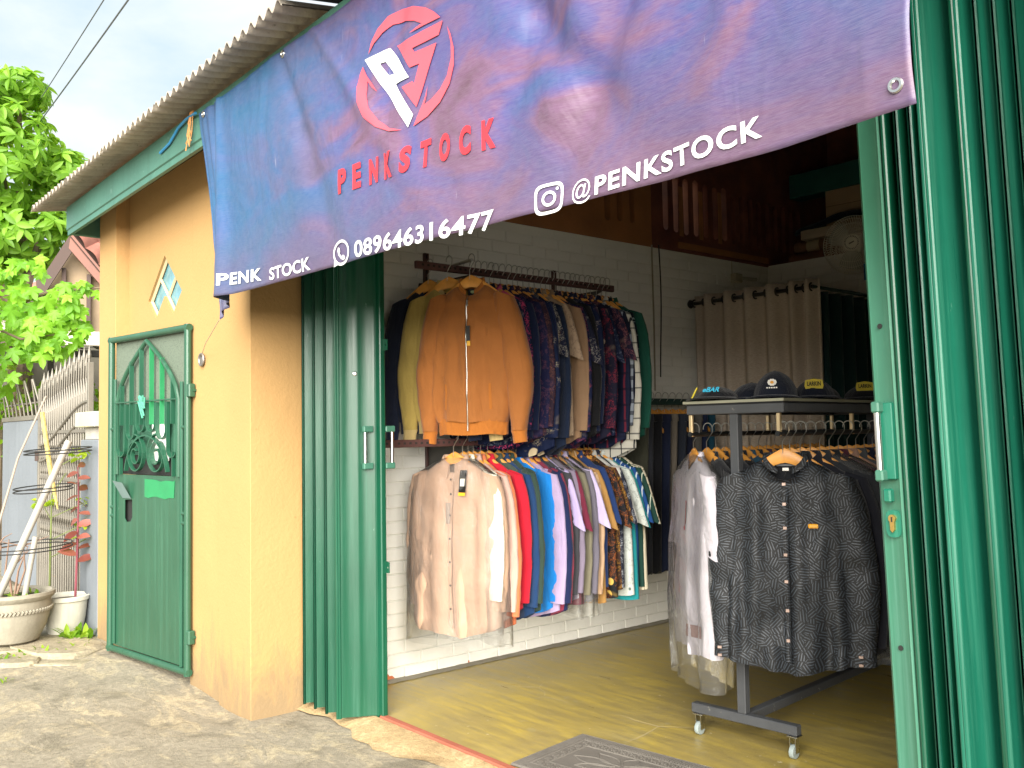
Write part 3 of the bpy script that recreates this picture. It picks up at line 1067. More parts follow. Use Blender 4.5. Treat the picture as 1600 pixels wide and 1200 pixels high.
# gothic arch and bars
cxm = -W_ / 2
arch = []
hw = .36
for i in range(13):
    t = i / 12
    arch.append((cxm - hw * (1 - t), -.006, 1.43 + .335 * t ** .62))
arch += [(2 * cxm - x, y, z) for x, y, z in arch[-2::-1]]
arch = [(cxm - hw, -.006, GZ)] + arch + [(cxm + hw, -.006, GZ)]
MB().tube(arch, .0125, 8).build('arch', M_DG, gd, smooth=True)


def flat(pts, w_, t_, name, m, par):
    mb_ = MB()
    P = [Vector(p) for p in pts]
    rings = []
    for i, p in enumerate(P):
        tg = (P[min(i + 1, len(P) - 1)] - P[max(i - 1, 0)]).normalized()
        nn = Vector((-tg.z, 0, tg.x))
        rings.append([p + nn * t_ + Vector((0, -w_, 0)), p + nn * t_ + Vector((0, w_, 0)), p - nn * t_ + Vector((0, w_, 0)), p - nn * t_ + Vector((0, -w_, 0))])
    mb_.loft(rings)
    return mb_.build(name, m, par)


bx_s = [-.30, -.18, -.06, .06, .18, .30]
ztop = [1.56, 1.68, 1.745, 1.745, 1.68, 1.56]
for i, (x, zt) in enumerate(zip(bx_s, ztop)):
    flat([(cxm + x, -.006, 1.30), (cxm + x, -.006, zt - .02)], .012, .004, 'bar', M_LG if i in (3, 4) else M_DG2, gd)
lz = [1.12, 1.22, 1.26, 1.26, 1.22, 1.12]
for i in range(6):
    x = bx_s[i]
    w2 = .052
    flat([(cxm + x - w2, -.006, 1.42), (cxm + x - w2, -.006, lz[i] + .05)] + [(cxm + x + w2 * math.cos(R(a)), -.006, lz[i] + .05 + .05 * math.sin(R(a))) for a in range(180, 361, 20)] + [(cxm + x + w2, -.006, 1.42)], .010, .003, 'loop', M_DG2, gd)
MB().tube([(cxm - hw, -.016, 1.43), (cxm + hw, -.016, 1.43)], .005, 6).build('cross_bar', M_DG, gd)
flat(arc(cxm, GZ - .03, .25, 12, 168, 18, -.006), .012, .004, 'bow', M_DG2, gd)
for s in (-1, 1):
    sp = []
    for k in range(46):
        a = R(90 + s * (k * 17))
        rr = .115 * (1 - k / 58)
        sp.append((cxm + s * .125 + rr * math.cos(a) * .95, -.006, GZ + .115 + rr * math.sin(a) * .98))
    flat(sp, .011, .0035, 'scroll', M_DG2, gd)
    flat([(cxm + s * .31, -.006, GZ), (cxm + s * .31, -.006, 1.15)], .010, .004, 'bar', M_DG2, gd)
rag = MB()
for k in range(9):
    a = rnd.uniform(0, 6.28)
    rag.tube([(cxm - .01, -.026, 1.445), (cxm - .01 + .04 * math.cos(a), -.03, 1.44 + .025 * math.sin(a)), (cxm + .02 * math.cos(a * 3) + .01, -.03, 1.40 - .07 * rnd.random())], .006, 5)
rag.build('twine_knot', mat('mint_twine', '458a74', .8), gd)
for z in (.20, 1.47):
    MB().bbox(-.004, .03, -.018, .018, z - .035, z + .035, .005).build('hinge', M_DG, gd)
    MB().tube([(.028, 0, z), (.028, .03, z)], .008, 6).build('hinge_pin', M_DG, gd)

# ------------------------------------------------------------ rails on the left wall
ORD = ['first', 'second', 'third', 'fourth', 'fifth', 'sixth', 'seventh', 'eighth', 'ninth', 'tenth', 'eleventh', 'twelfth', 'thirteenth', 'fourteenth', 'fifteenth', 'sixteenth', 'seventeenth', 'eighteenth', 'nineteenth', 'twentieth', 'twenty-first', 'twenty-second', 'twenty-third', 'twenty-fourth', 'twenty-fifth', 'twenty-sixth', 'twenty-seventh', 'twenty-eighth', 'twenty-ninth', 'thirtieth', 'thirty-first', 'thirty-second', 'thirty-third', 'thirty-fourth']
RX = -.085
M_RAIL = mat('brown_rail_paint', '4a2f2c', .5, var=.2, wear=.3)
rk = empty('wall_rail', (WX, 0, 0), 0, 'two-tier brown clothes rail with slotted uprights fixed to the white brick wall', 'clothes rail')
for z, y0, y1 in ((2.055, .24, 1.60), (1.205, .03, 1.62)):
    MB().bbox(RX - WX - .011, RX - WX + .011, y0, y1, z - .022, z + .014, .003).build('rail', M_RAIL, rk)
    hs = MB()
    yy = y0 + .03
    while yy < y1 - .02:
        hs.box(RX - WX + .0105, RX - WX + .0125, yy, yy + .012, z - .008, z + .002)
        yy += .032
    tag(hs.build('rail_slot', M_DARK, rk), kind='stuff')
    for y in (.565, 1.691 - .2):
        MB().prism([(.0, z - .02), (RX - WX + .01, z - .021), (RX - WX + .01, z - .03), (.02, z - .14), (0, z - .14)], .006, Matrix.Translation((0, y, 0))).build('bracket', mat('grey_steel_bracket', '55534f', .5, .5), rk)
for y in (.565, 1.49):
    MB().bbox(.004, .022, y - .012, y + .018, .95, 2.20, .002).build('upright', M_RAIL, rk)
    sl_ = MB()
    zz = .97
    while zz < 2.18:
        sl_.box(.0215, .0228, y - .002, y + .006, zz, zz + .02)
        zz += .04
    tag(sl_.build('upright_slot', M_DARK, rk), kind='stuff')
MB().tube([(RX - WX - .08, .475, 2.068), (RX - WX + .05, .455, 2.068), (RX - WX + .20, .425, 2.062)], .008, 8).build('waterfall_arm', M_CHROME, rk, smooth=True)

# ------------------------------------------------------------ hangers
M_WOOD = mat('hanger_wood', 'c98a3c', .42, var=.2, vs=12, c2='dd9c48')


def hanger_meshes():
    rings = []
    N = 22
    for i in range(N + 1):
        t = -1 + 2 * i / N
        x = .185 * t
        top = -.078 - .125 * abs(t) ** 1.2
        h = .058 - .030 * abs(t) ** .8
        y = -.005 * (1 - abs(t) ** 2)
        th = .007
        ce = top - h / 2
        rings.append([Vector((x, y + dy * th, ce + dz * h / 2)) for dy, dz in ((-1, -.7), (-1, .7), (-.5, 1), (.5, 1), (1, .7), (1, -.7), (.5, -1), (-.5, -1))])
    body = MB().loft(rings).mesh('hanger_arm', True, 50)
    body.materials.append(M_WOOD)
    pts = [(0, -.012, -.10), (0, -.012, -.055), (.012, -.008, -.035), (.024, -.002, -.016)]
    pts += [(.024 * math.cos(R(a)), 0, .0 + .024 * math.sin(R(a))) for a in range(-10, 200, 18)]
    hook = MB().tube(pts, .0021, 6).mesh('hook', True, 60)
    hook.materials.append(M_WIRE)
    return body, hook


HB, HK = hanger_meshes()


def hanger(loc, rz, label, group, tilt=0.):
    e = empty('hanger', loc, rz, label, 'hanger', group)
    e.rotation_euler = (0, tilt, rz)
    link('hanger_arm', HB, e)
    link('hook', HK, e, rot=(0, 0, -rz + R(0)))
    return e


# ------------------------------------------------------------ garments
def sgp(v, p):
    return math.copysign(abs(v) ** p, v)


def torso(seed, L=.78, hem=.245, sh=.215, th=.045, neck=.055, drop=.05, fold=.012, curve=.0, boxy=0., puff=0., NA=56, NZ_=34, tail=0., wr=.006):
    """origin at the rail; neck about -.105, shoulders -.19, hem at -(.115+L)"""
    r_ = random.Random(seed)
    ph = [r_.uniform(0, 6.28) for _ in range(8)]
    zt = -.118
    rings = []
    for j in range(NZ_ + 1):
        t = j / NZ_
        if j <= 8:                      # shoulder slope
            s = j / 8
            z = zt - .095 * s ** 1.15
            hw = neck + (sh - neck) * (s ** .82)
            thk = .030 + (th * .8 - .030) * s
        else:
            s = (j - 8) / (NZ_ - 8)
            z = zt - .095 - (L - .095) * s
            hw = sh + (hem - sh) * s + .012 * math.sin(PI * s) * (1 if not puff else 2)
            if puff and s > .86:
                hw -= puff * ((s - .86) / .14) ** 1.5
            thk = th * (.75 + .35 * math.sin(PI * min(1, s * .9)) + .15 * s)
        ring = []
        for k in range(NA):
            a = 2 * PI * k / NA
            c, sn = math.cos(a), math.sin(a)
            x = hw * sgp(c, .75)
            y = thk * sgp(sn, .8)
            amp = fold * (0.15 + .85 * min(1, max(0, t - .12) * 1.5))
            fy = amp * (math.sin(x * 26 + ph[0] + t * 1.2) + .7 * math.sin(x * 47 + ph[1] - t * 2.0) + .45 * math.sin(x * 80 + ph[2] + t * 3) + .8 * noise.noise(Vector((x * 6, seed * 3.1, z * 5))) + .5 * noise.noise(Vector((x * 17, seed * 1.7, z * 9))))
            fy += .35 * amp * math.sin((x * .8 + z) * 34 + ph[3]) * math.exp(-((s - .15) / .2) ** 2 if j > 8 else -9)
            y += fy * (.6 + .4 * abs(sn))
            q1 = 1 - abs(noise.noise(Vector((x * 7 + z * 3, seed * 2.3 + (3 if sn < 0 else 9), z * 4.5)))) * 2.2
            q2 = 1 - abs(noise.noise(Vector((x * 13 - z * 8, seed * 5.3, z * 10)))) * 2.0
            y += math.copysign(1, sn) * wr * (q1 + .5 * q2) * min(1, max(0, t - .05) * 5)
            zz = z
            if sn < 0 and abs(x) < neck + .03 and j < 8:
                zz -= drop * (1 - j / 8) * (1 - (abs(x) / (neck + .03)) ** 2) * min(1, -sn * 2)
            if j == NZ_ or (curve and t > .9):
                zz += curve * (abs(x) / hem) ** 2.5 * (t - .9) / .1
                zz += .004 * math.sin(x * 30 + ph[4])
            if tail and sn > 0:
                zz -= tail * max(0, t - .8) / .2
            ring.append(Vector((x, y, zz)))
        rings.append(ring)
    return MB().loft(rings, cap=False)


def sleeve(seed, side, L=.62, r0=.075, r1=.045, out=.045, th=.035, puff=0., swing=0., sh=.205, zs=-.185, NA=20, NZ_=22, short=False):
    r_ = random.Random(seed * 7 + (1 if side > 0 else 2))
    ph = [r_.uniform(0, 6.28) for _ in range(4)]
    rings = []
    for j in range(NZ_ + 1):
        s = j / NZ_
        if short:
            cx = sh - .015 + (out + .03) * s
        else:
            cx = sh - .005 + out * math.sin(min(1, s * 1.3) * PI / 2) - .012 * s * s
        cz = zs - .035 - L * s
        rx = r0 + (r1 - r0) * s ** .9 + puff * math.sin(PI * min(1, s * 1.02)) ** 1.5 * (s ** .6)
        if j == 0:
            rx *= .55
            cz += .04
        elif j == 1:
            rx *= .85
            cz += .022
        thk = th * (1 - .25 * s) + puff * .5 * math.sin(PI * s)
        tilt = -.55 * (1 - s) if not short else -.40
        ring = []
        for k in range(NA):
            a = 2 * PI * k / NA
            x = rx * sgp(math.cos(a), .85)
            y = thk * sgp(math.sin(a), .85)
            f = .0055 * (math.sin(s * 22 + ph[0] + x * 30) * math.exp(-((s - .5) / .22) ** 2) * (0 if short else 1) + .6 * math.sin(s * 40 + ph[1] + a * 2) * (.3 + s * .4) + noise.noise(Vector((x * 22, s * 6, seed + side))) * 1.1)
            y += f
            x2 = cx + x
            ring.append(Vector((side * x2, y - swing * s - .006, cz + x * tilt * (1 if j > 0 else .6))))
        rings.append(ring)
    return MB().loft(rings, cap=False)


def collar(kind, neck=.058):
    m = MB()
    if kind == 'rib' or kind == 'band':
        h = .035 if kind == 'rib' else .03
        rr = []
        for k in range(25):
            a = R(-72 + (324 / 24) * k + 90 + 72 - 90)      # opening at the front
            a = R(-90 + 18 + 324 * k / 24)
            x, y = (neck + .016) * math.cos(a), .034 * math.sin(a)
            fr = max(0, -math.sin(a))
            zb = -.126 - .055 * fr ** 1.5
            rr.append([Vector((x, y, zb)), Vector((x * .9, y * .85, zb + h * (1 - .35 * fr))), Vector((x * .86, y * .8, zb + h * (1 - .35 * fr))), Vector((x * .95, y * .9, zb))])
        m.loft(rr)
    else:                                # shirt collar: stand plus two points
        rr = []
        for k in range(25):
            a = R(-90 + 14 + 332 * k / 24)
            x, y = (neck + .012) * math.cos(a), .032 * math.sin(a)
            fr = max(0, -math.sin(a))
            zb = -.128 - .045 * fr ** 1.5
            fall = .028 + .042 * fr ** 2
            rr.append([Vector((x * .9, y * .85, zb)), Vector((x * .92, y * .9, zb + .036)), Vector((x * 1.0, y * 1.15, zb + .034)), Vector((x * (1.15 + .25 * fr), y * 1.35 - .004 * fr, zb + .030 - fall))])
        m.loft(rr, cap=True)
    return m


def slotmesh(mb, name, smooth=True):
    me = mb.mesh(name, smooth, 70)
    me.materials.append(None)
    return me


NV = 4
LONG = [(slotmesh(torso(10 + k, L=.74 + .02 * k, hem=.235 + .008 * k, curve=.05, wr=.002), 'body'),
         slotmesh(sleeve(20 + k, 1, L=.56 + .015 * k, out=.050 + .008 * k, swing=.03), 'sleeve'), slotmesh(sleeve(20 + k, -1, L=.56 + .015 * k), 'sleeve')) for k in range(NV)]
SHORT = [(slotmesh(torso(40 + k, L=.70 + .015 * k, hem=.24 + .006 * k, curve=.015, wr=.002), 'body'),
          slotmesh(sleeve(50 + k, 1, L=.23, r0=.085, r1=.085, out=.05, th=.03, short=True, NZ_=12), 'sleeve'), slotmesh(sleeve(50 + k, -1, L=.23, r0=.085, r1=.085, out=.05, th=.03, short=True, NZ_=12), 'sleeve')) for k in range(NV)]
COL_SHIRT = slotmesh(collar('shirt'), 'collar')
COL_BAND = slotmesh(collar('band'), 'collar')
cuffm = MB()
rings = []
for z, f in ((0, 1), (-.055, 1.0), (-.055, .9), (0, .9)):
    rings.append([Vector((.048 * f * sgp(math.cos(2 * PI * k / 20), .8), .026 * f * sgp(math.sin(2 * PI * k / 20), .8), z)) for k in range(20)])
CUFF = slotmesh(cuffm.loft(rings, cap=False), 'cuff')
BTN = MB().lathe([(.0055, 0), (.0055, .002), (.003, .0025)], 10, M=Matrix.Rotation(R(90), 4, 'X')).mesh('button', True)
BTN.materials.append(mat('button_plastic', '4b4038', .3))


def put(name, me, parent, m, loc=None, sc=None, rot=None):
    o = link(name, me, parent, loc, rot)
    if sc:
        o.scale = sc
    if o.material_slots:
        o.material_slots[0].link = 'OBJECT'
        o.material_slots[0].material = m
    return o


def garment(loc, rz, m, kind, label, cat, group, k=0, sy=1., sz=1., collar_me=None, cuffs=True):
    e = empty('shirt' if cat == 'shirt' else cat.replace(' ', '_'), loc, rz, label, cat, group)
    bod, sr, sl2 = (LONG if kind == 'long' else SHORT)[k % NV]
    put('body', bod, e, m, sc=(1, sy, sz))
    a = put('sleeve', sr, e, m, sc=(1, sy, sz))
    b2 = put('sleeve', sl2, e, m, sc=(1, sy, sz))
    put('collar', collar_me or COL_SHIRT, e, m, sc=(1, max(.6, sy), 1))
    return e


plb = NB('clear_plastic_film')
nt_ = plb.t
tr = plb.n('ShaderNodeBsdfTransparent', i_Color=(.93, .93, .92))
gl = plb.n('ShaderNodeBsdfGlossy', i_Color=(1, 1, 1), i_Roughness=.16)
df = plb.n('ShaderNodeBsdfDiffuse', i_Color=(.75, .75, .73))
bp = plb.n('ShaderNodeBump', i_Strength=.9, i_Distance=.012)
plb.put(bp.inputs['Height'], plb.noise(11, 6, .65, 2.0, vec=plb.mapped((1, 1, .55))))
plb.put(gl.inputs['Normal'], bp.outputs[0])
fr = plb.n('ShaderNodeFresnel', i_IOR=1.35)
plb.put(fr.inputs['Normal'], bp.outputs[0])
ms0 = plb.n('ShaderNodeMixShader', i_Fac=.06)
plb.put(ms0.inputs[1], tr.outputs[0])
plb.put(ms0.inputs[2], df.outputs[0])
ms = plb.n('ShaderNodeMixShader')
plb.put(ms.inputs[0], fr.outputs[0])
plb.put(ms.inputs[1], ms0.outputs[0])
plb.put(ms.inputs[2], gl.outputs[0])
plb.put(nt_.nodes['Material Output'].inputs['Surface'], ms.outputs[0])
M_FILM = plb.m


def cover(loc, rz, label, seed=1, L=.86, sh=.235, hem=.275, sy=1.):
    mb_ = torso(seed, L=L, sh=sh, hem=hem, th=.068, neck=.04, drop=.0, fold=.012, NA=48, NZ_=26, curve=.0)
    for i, v in enumerate(mb_.v):
        mb_.v[i] = (v[0], v[1] * sy, v[2] + .012 + .02 * noise.noise(Vector((v[0] * 8, 0, seed))) * (v[2] < -.9))
    o = mb_.build('garment_bag', M_FILM, None, True, loc, (0, 0, rz), 80)
    tag(o, label, 'garment bag', 'clear plastic garment bags')
    return o


# lower rail ------------------------------------------------------
LOW = [
    # colour words, material, kind, covered
    ('beige', fabric('beige_cotton', 'b0917a'), 'long', True),
    ('cream white', fabric('cream_cotton', 'd9d3c0'), 'long', True),
    ('pale pink', fabric('pale_pink_cotton', 'b99a8d'), 'long', False),
    ('terracotta orange', fabric('terracotta_cotton', 'bf6a45'), 'long', False),
    ('bright red', fabric('red_cotton', 'b3152a'), 'long', False),
    ('dark olive green', fabric('olive_green_cotton', '3f4a40'), 'long', False),
    ('navy blue', fabric('navy_cotton', '17365e'), 'long', False),
    ('bottle green', fabric('bottle_cotton', '2b3d34'), 'long', False),
    ('bright azure blue', fabric('azure_cotton', '1578c8'), 'long', False),
    ('pale lilac', fabric('lilac_cotton', 'a796b8'), 'long', False),
    ('maroon', fabric('maroon_cotton', '7a2b40'), 'long', False),
    ('deep navy', fabric('deep_navy_cotton', '131f45'), 'long', False),
    ('charcoal', fabric('charcoal_cotton', '3a3b40'), 'long', False),
    ('lavender', fabric('lavender_cotton', 'b3a5d0'), 'short', False),
    ('mauve grey', fabric('mauve_grey_cotton', '7f7487'), 'long', True),
    ('navy and wine ringer', fabric('wine_cotton', '6b2238'), 'short', False),
    ('khaki grey', fabric('khaki_grey_cotton', '77725f'), 'long', True),
    ('light lavender', fabric('light_lavender_cotton', 'c0b3d6'), 'short', False),
    ('slate grey', fabric('slate_cotton', '6a6672'), 'long', True),
    ('ochre', fabric('ochre_cotton', 'a37b45'), 'short', False),
    ('sand coloured', striped('sand_stripe', 'c2a384', 'a98a6e', .02, .25), 'long', False),
    ('royal navy', fabric('royal_navy_cotton', '1d3566'), 'short', False),
    ('black and orange floral', batik('orange_floral', '1b1c20', 'c9702e', 'd9b45a', 16, .9, .35), 'short', False),
    ('brown and gold printed', batik('gold_floral', '3a2620', 'd39a34', 'b3552a', 14, .9, .3), 'short', False),
    ('grey white', batik('grey_print', 'b8b6b0', '55545a', '8a8a8c', 20, .5, .1), 'short', False),
    ('dark navy map print', batik('navy_print', '1c2030', 'c6c9cc', '8e93a3', 13, .6, .1), 'short', False),
    ('white ink print', batik('ink_print', 'ccd2cc', '3c4644', '5c6a66', 15, .5, .05), 'short', False),
    ('teal', fabric('teal_cotton', '1f8b92'), 'short', False),
    ('blue and white striped', striped('blue_stripe', '1f4a86', 'c9d3da', .035, .18), 'short', False),
    ('green and white striped', striped('green_stripe', '1f4038', 'c3ccb8', .05, .10), 'short', False),
    ('cream striped', striped('cream_stripe', 'cfc6ae', '9a9178', .02, .2), 'short', False),
]
y = .455
gaps = [.06, .04, .035, .035, .05, .065, .03, .04, .075, .03, .025, .028, .028, .035, .03, .03, .035, .03, .03, .03, .035, .035, .035, .03, .03, .03, .033, .033, .035, .035, .035]
for i, (cw, m, kind, cov) in enumerate(LOW):
    rz = R(rnd.uniform(-4, 10)) + (R(4) if i == 0 else 0)
    if i in (4, 5, 8):
        rz = R({4: 14, 5: 20, 8: 24}[i])
    xo = RX + rnd.uniform(-.008, .008)
    sy_ = .62 if i else 1.0
    sname = ('long-sleeved' if kind == 'long' else 'short-sleeved')
    where = ORD[i] + ' along the lower wall rail'
    lab = f'{cw} {sname} shirt, {where}'
    if i == 0:
        hero_low = (xo, y, rz, m)
    else:
        g_ = garment((xo, y, 1.235), rz, m, kind, lab, 'shirt', 'shirts on the lower wall rail', i, sy_, rnd.uniform(.96, 1.06), None if kind == 'long' else COL_SHIRT)
        if kind == 'long' and i in (5, 8):       # buttoned cuffs that show
            sr = g_.children[1]
            for dz in (-.04, -.085):
                o = link('button', BTN, g_, (.255, -.028, -.185 - .52 + dz), None)
                o.rotation_euler = (0, 0, R(25))
    hanger((xo, y, 1.235) if i else (xo + .02, y - .01, 1.235), rz if i else R(20), f'wooden hanger of the {cw} shirt on the lower wall rail', 'wooden hangers on the lower wall rail')
    if cov and i:
        cover((xo, y, 1.235), rz, f'clear plastic bag over the {cw} shirt on the lower wall rail', 100 + i, L=.82, sy=.7)
    y += gaps[i]

# the beige shirt at the front, with its buttons, tag and bag
xo, y, rz, m = hero_low
e = empty('shirt', (xo + .02, y - .01, 1.235), R(20), 'beige long-sleeved shirt in a clear bag, at the front of the lower wall rail', 'shirt', 'shirts on the lower wall rail')
put('body', slotmesh(torso(3, L=.83, sh=.212, hem=.245, th=.05, curve=.06, fold=.015, NA=96, NZ_=56, drop=.06, wr=.007), 'body'), e, m)
put('sleeve', slotmesh(sleeve(3, 1, L=.60, out=.04), 'sleeve'), e, m)
put('sleeve', slotmesh(sleeve(3, -1, L=.60, out=.035), 'sleeve'), e, m)
put('collar', COL_SHIRT, e, m)


def front_y(me, x, z):
    best, by_ = 9, -.05
    for v in me.vertices:
        if v.co.y < .0:
            d_ = (v.co.x - x) ** 2 + (v.co.z - z) ** 2
            if d_ < best:
                best, by_ = d_, v.co.y
    return by_


def strip_on(parent, me, x0, x1, z0, z1, m, name, off=.003, n=18, nx=4):
    g_ = []
    for j in range(n + 1):
        z = z0 + (z1 - z0) * j / n
        g_.append([(x0 + (x1 - x0) * i / nx, front_y(me, x0 + (x1 - x0) * i / nx, z) - off, z) for i in range(nx + 1)])
    return MB().sheet(g_).build(name, m, parent, True, angle=180)


bme = e.children[0].data
strip_on(e, bme, -.018, .018, -.20, -.91, m, 'placket', .004, 24)
for z in (-.21, -.28, -.38, -.49, -.60, -.71, -.82):
    link('button', BTN, e, (.0, front_y(bme, 0, z) - .005, z))
strip_on(e, bme, .05, .15, -.34, -.46, m, 'pocket', .003, 6)
tg = strip_on(e, bme, .055, .095, -.165, -.27, mat('hang_tag_black', '1d1b19', .4), 'hang_tag', .016, 5)
strip_on(e, bme, .055, .095, -.265, -.285, mat('hang_tag_yellow', 'e0a92e', .4), 'hang_tag', .0165, 2)
strip_on(e, bme, .063, .088, -.205, -.240, mat('tag_print', 'd8d4c8', .5), 'tag_print', .018, 2)
strip_on(e, bme, -.028, .002, -.32, -.42, mat('size_sticker', '8c7c70', .4), 'size_sticker', .007, 4)
cover((xo + .02, y - .01, 1.235), R(20), 'clear plastic bag over the beige shirt at the front of the lower rail', 77, L=.89, sh=.245, hem=.285)

# upper rail ------------------------------------------------------
JACKET_T = torso(5, L=.66, sh=.205, hem=.228, th=.075, fold=.010, wr=.008, puff=.03, NA=88, NZ_=50, drop=.062)
JACKET_R = sleeve(5, 1, L=.60, r0=.085, r1=.042, out=.085, th=.055, puff=.030, swing=.02, sh=.20, NA=28, NZ_=36)
JACKET_L = sleeve(5, -1, L=.60, r0=.085, r1=.042, out=.062, th=.055, puff=.022, swing=.02, sh=.20, NA=28, NZ_=36)
JT, JR, JL = slotmesh(JACKET_T, 'body'), slotmesh(JACKET_R, 'sleeve'), slotmesh(JACKET_L, 'sleeve')
hemr = []
for z, f in ((-.765, .99), (-.80, .96), (-.838, .955), (-.838, .90), (-.765, .92)):
    hemr.append([Vector((.205 * f * sgp(math.cos(2 * PI * k / 64), .75), .072 * f * sgp(math.sin(2 * PI * k / 64), .8) + .003 * math.sin(k * 2.1), z + .003 * math.sin(k * .5))) for k in range(64)])
JHEM = slotmesh(MB().loft(hemr, cap=False), 'hem_rib')
JCOL = slotmesh(collar('rib', .066), 'collar')
cr_ = []
for z, f in ((.0, 1.0), (-.02, .88), (-.062, .85), (-.062, .75), (0, .8)):
    cr_.append([Vector((.046 * f * math.cos(2 * PI * k / 24), .034 * f * math.sin(2 * PI * k / 24), z)) for k in range(24)])
JCUF = slotmesh(MB().loft(cr_, cap=False), 'cuff')


def jacket(loc, rz, m, mr, label, hero=False):
    e = empty('jacket', loc, rz, label, 'jacket', 'jackets hung at the front of the upper wall rail')
    put('body', JT, e, m)
    a = put('sleeve', JR, e, m)
    c = put('sleeve', JL, e, m)
    put('cuff', JCUF, a, mr, loc=(.268, -.026, -.815), rot=(0, R(-6), 0))
    put('cuff', JCUF, c, mr, loc=(-.245, -.026, -.815), rot=(0, R(6), 0))
    put('hem_rib', JHEM, e, mr)
    put('collar', JCOL, e, mr)
    e.scale = (.87, .9, 1)
    if not hero:
        for ch in e.children:
            ch.scale = (1, .55, 1)
    if hero:
        zp = MB()
        zz = [(-.19 - .63 * i / 40) for i in range(41)]
        zp.tube([(.004 * math.sin(z * 8), front_y(JT, 0, z) - .003, z) for z in zz], .0035, 6)
        zo = zp.build('zip', M_WIRE, e, True)
        MB().bbox(-.005, .005, front_y(JT, 0, -.21) - .012, front_y(JT, 0, -.21) - .006, -.235, -.205, .001).build('zip_pull', M_CHROME, zo)
        strip_on(e, JT, -.135, -.120, -.60, -.72, mr, 'pocket_welt', .003, 6)
        strip_on(e, JT, .120, .135, -.60, -.72, mr, 'pocket_welt', .003, 6)
        MB().bbox(.004, .026, front_y(JT, .015, -.36) - .012, front_y(JT, .015, -.36) - .009, -.41, -.33, .001).build('hang_tag', mat('hang_tag_black', '1d1b19', .4), e)
        MB().bbox(.008, .028, front_y(JT, .015, -.36) - .0135, front_y(JT, .015, -.36) - .010, -.425, -.402, .001).build('hang_tag', mat('hang_tag_yellow', 'e0a92e', .4), e)
        lb = MB().bbox(-.028, .028, .012, .016, -.178, -.142, .002).build('neck_label', mat('black_label', '14161a', .5), e)
        MB().prism(ringp(0, -.158, .012, .007, 16), -.002, Matrix.Translation((0, .0115, 0))).build('label_print', mat('label_green', '9fb58c', .5), lb)
    return e


M_J1 = fabric('tan_orange_twill', '9a5f2c', .75)
M_J1R = fabric('tan_orange_rib', 'a66324', .8)
M_J2 = fabric('khaki_twill', 'a8914c', .75)
M_J2R = fabric('khaki_rib', 'b09a68', .8)
M_J3 = fabric('navy_twill', '10182c', .8)
M_J3R = fabric('navy_rib', '141e36', .8)
UZ = 2.085
jacket((RX - .105, .40, UZ), R(27), M_J3, M_J3R, 'navy blue bomber jacket behind the khaki jacket on the upper wall rail')
jacket((RX + .02, .425, UZ), R(29), M_J2, M_J2R, 'khaki yellow bomber jacket behind the tan orange jacket on the upper wall rail')
jacket((RX + .165, .45, UZ - .01), R(31), M_J1, M_J1R, 'tan orange bomber jacket with zip at the front of the upper wall rail', True)
for nm, lc_, a in (('navy blue', (RX - .105, .40, UZ), 27), ('khaki yellow', (RX + .02, .425, UZ), 29), ('tan orange', (RX + .165, .45, UZ - .01), 31)):
    hanger(lc_, R(a), f'wooden hanger of the {nm} bomber jacket on the upper wall rail', 'wooden hangers on the upper wall rail')

NAVY = '0c1838'
UP = [
    ('navy teal-flecked', batik('b0', NAVY, '2f6a76', '24506a', 22, .6, .0), 'long'),
    ('dark navy dotted', batik('b1', '0b1734', '55607a', 'b08a78', 20, .3, .1), 'long'),
    ('black and white sprigged', batik('b2', '0c1836', 'a9b2b8', '6e7c88', 24, .4, .05), 'long'),
    ('pink-panelled navy', batik('b3', '0c1736', 'c8406c', 'd05a80', 5, 1.6, .3), 'long'),
    ('plain midnight', fabric('midnight_a', '0b1838'), 'long'),
    ('dark plum speckled', batik('b4', '12163a', '7c4a58', '5a4a70', 26, .6, .1), 'long'),
    ('purple brown batik', batik('b5', '2a1c2c', '8a5a4c', '4a3c74', 18, 1., .15), 'long'),
    ('navy with small flowers', batik('b6', '0b1838', 'b7a98c', 'cdbb98', 9, .1, .35), 'long'),
    ('midnight blue', fabric('midnight_b', '0d1b42'), 'long'),
    ('black patchwork', batik('b7', '10162e', 'c9c2b0', 'b07c3c', 15, .9, .1), 'short'),
    ('deep blue', fabric('deep_blue_a', '0e1c34'), 'long'),
    ('cream leaf-printed', batik('b8', 'a08a74', '3c2c2a', '5a3b36', 15, .8, .1), 'short'),
    ('tan crinkled', fabric('tan_crinkle', '8d7157'), 'long'),
    ('dark scroll-printed', batik('b9', '161a30', 'a8a29a', '4a3c40', 8, .9, .05), 'short'),
    ('navy rose-printed', batik('b10', '0d1636', 'a8465a', '8c7c70', 16, .6, .2), 'long'),
    ('black', fabric('black_a', '0c0d12'), 'long'),
    ('dark navy star-printed', batik('b11', '0c1838', 'c3b3a8', '8c4c54', 13, .2, .22), 'long'),
    ('ink blue', fabric('ink_blue', '101a36'), 'long'),
    ('black and red floral', batik('b12', '14142a', 'a02c3c', 'b8a48c', 14, .7, .25), 'long'),
    ('navy dot-striped', batik('b13', '0d1734', '8f98a8', 'b5b9c2', 28, .3, .12), 'short'),
    ('wine floral', batik('b14', '1c1a34', 'b06a6c', 'c9a090', 15, .8, .25), 'short'),
    ('navy checked', striped('p1', '121a30', '8b93a0', .06, .35, 0, '0e1424'), 'long'),
    ('navy and wine checked', striped('p2', '131a34', '6a2436', .08, .16, 0, '0d1228'), 'long'),
    ('white and black plaid', striped('p3', 'c2bfb4', '23252c', .075, .10, 0, '2a2c30'), 'long'),
    ('dark green window-checked', striped('p4', '101c26', '7f9092', .07, .05, 0, '8d9c98'), 'long'),
    ('emerald cuffed', fabric('emerald', '0f4a3c'), 'long'),
]
y = .585
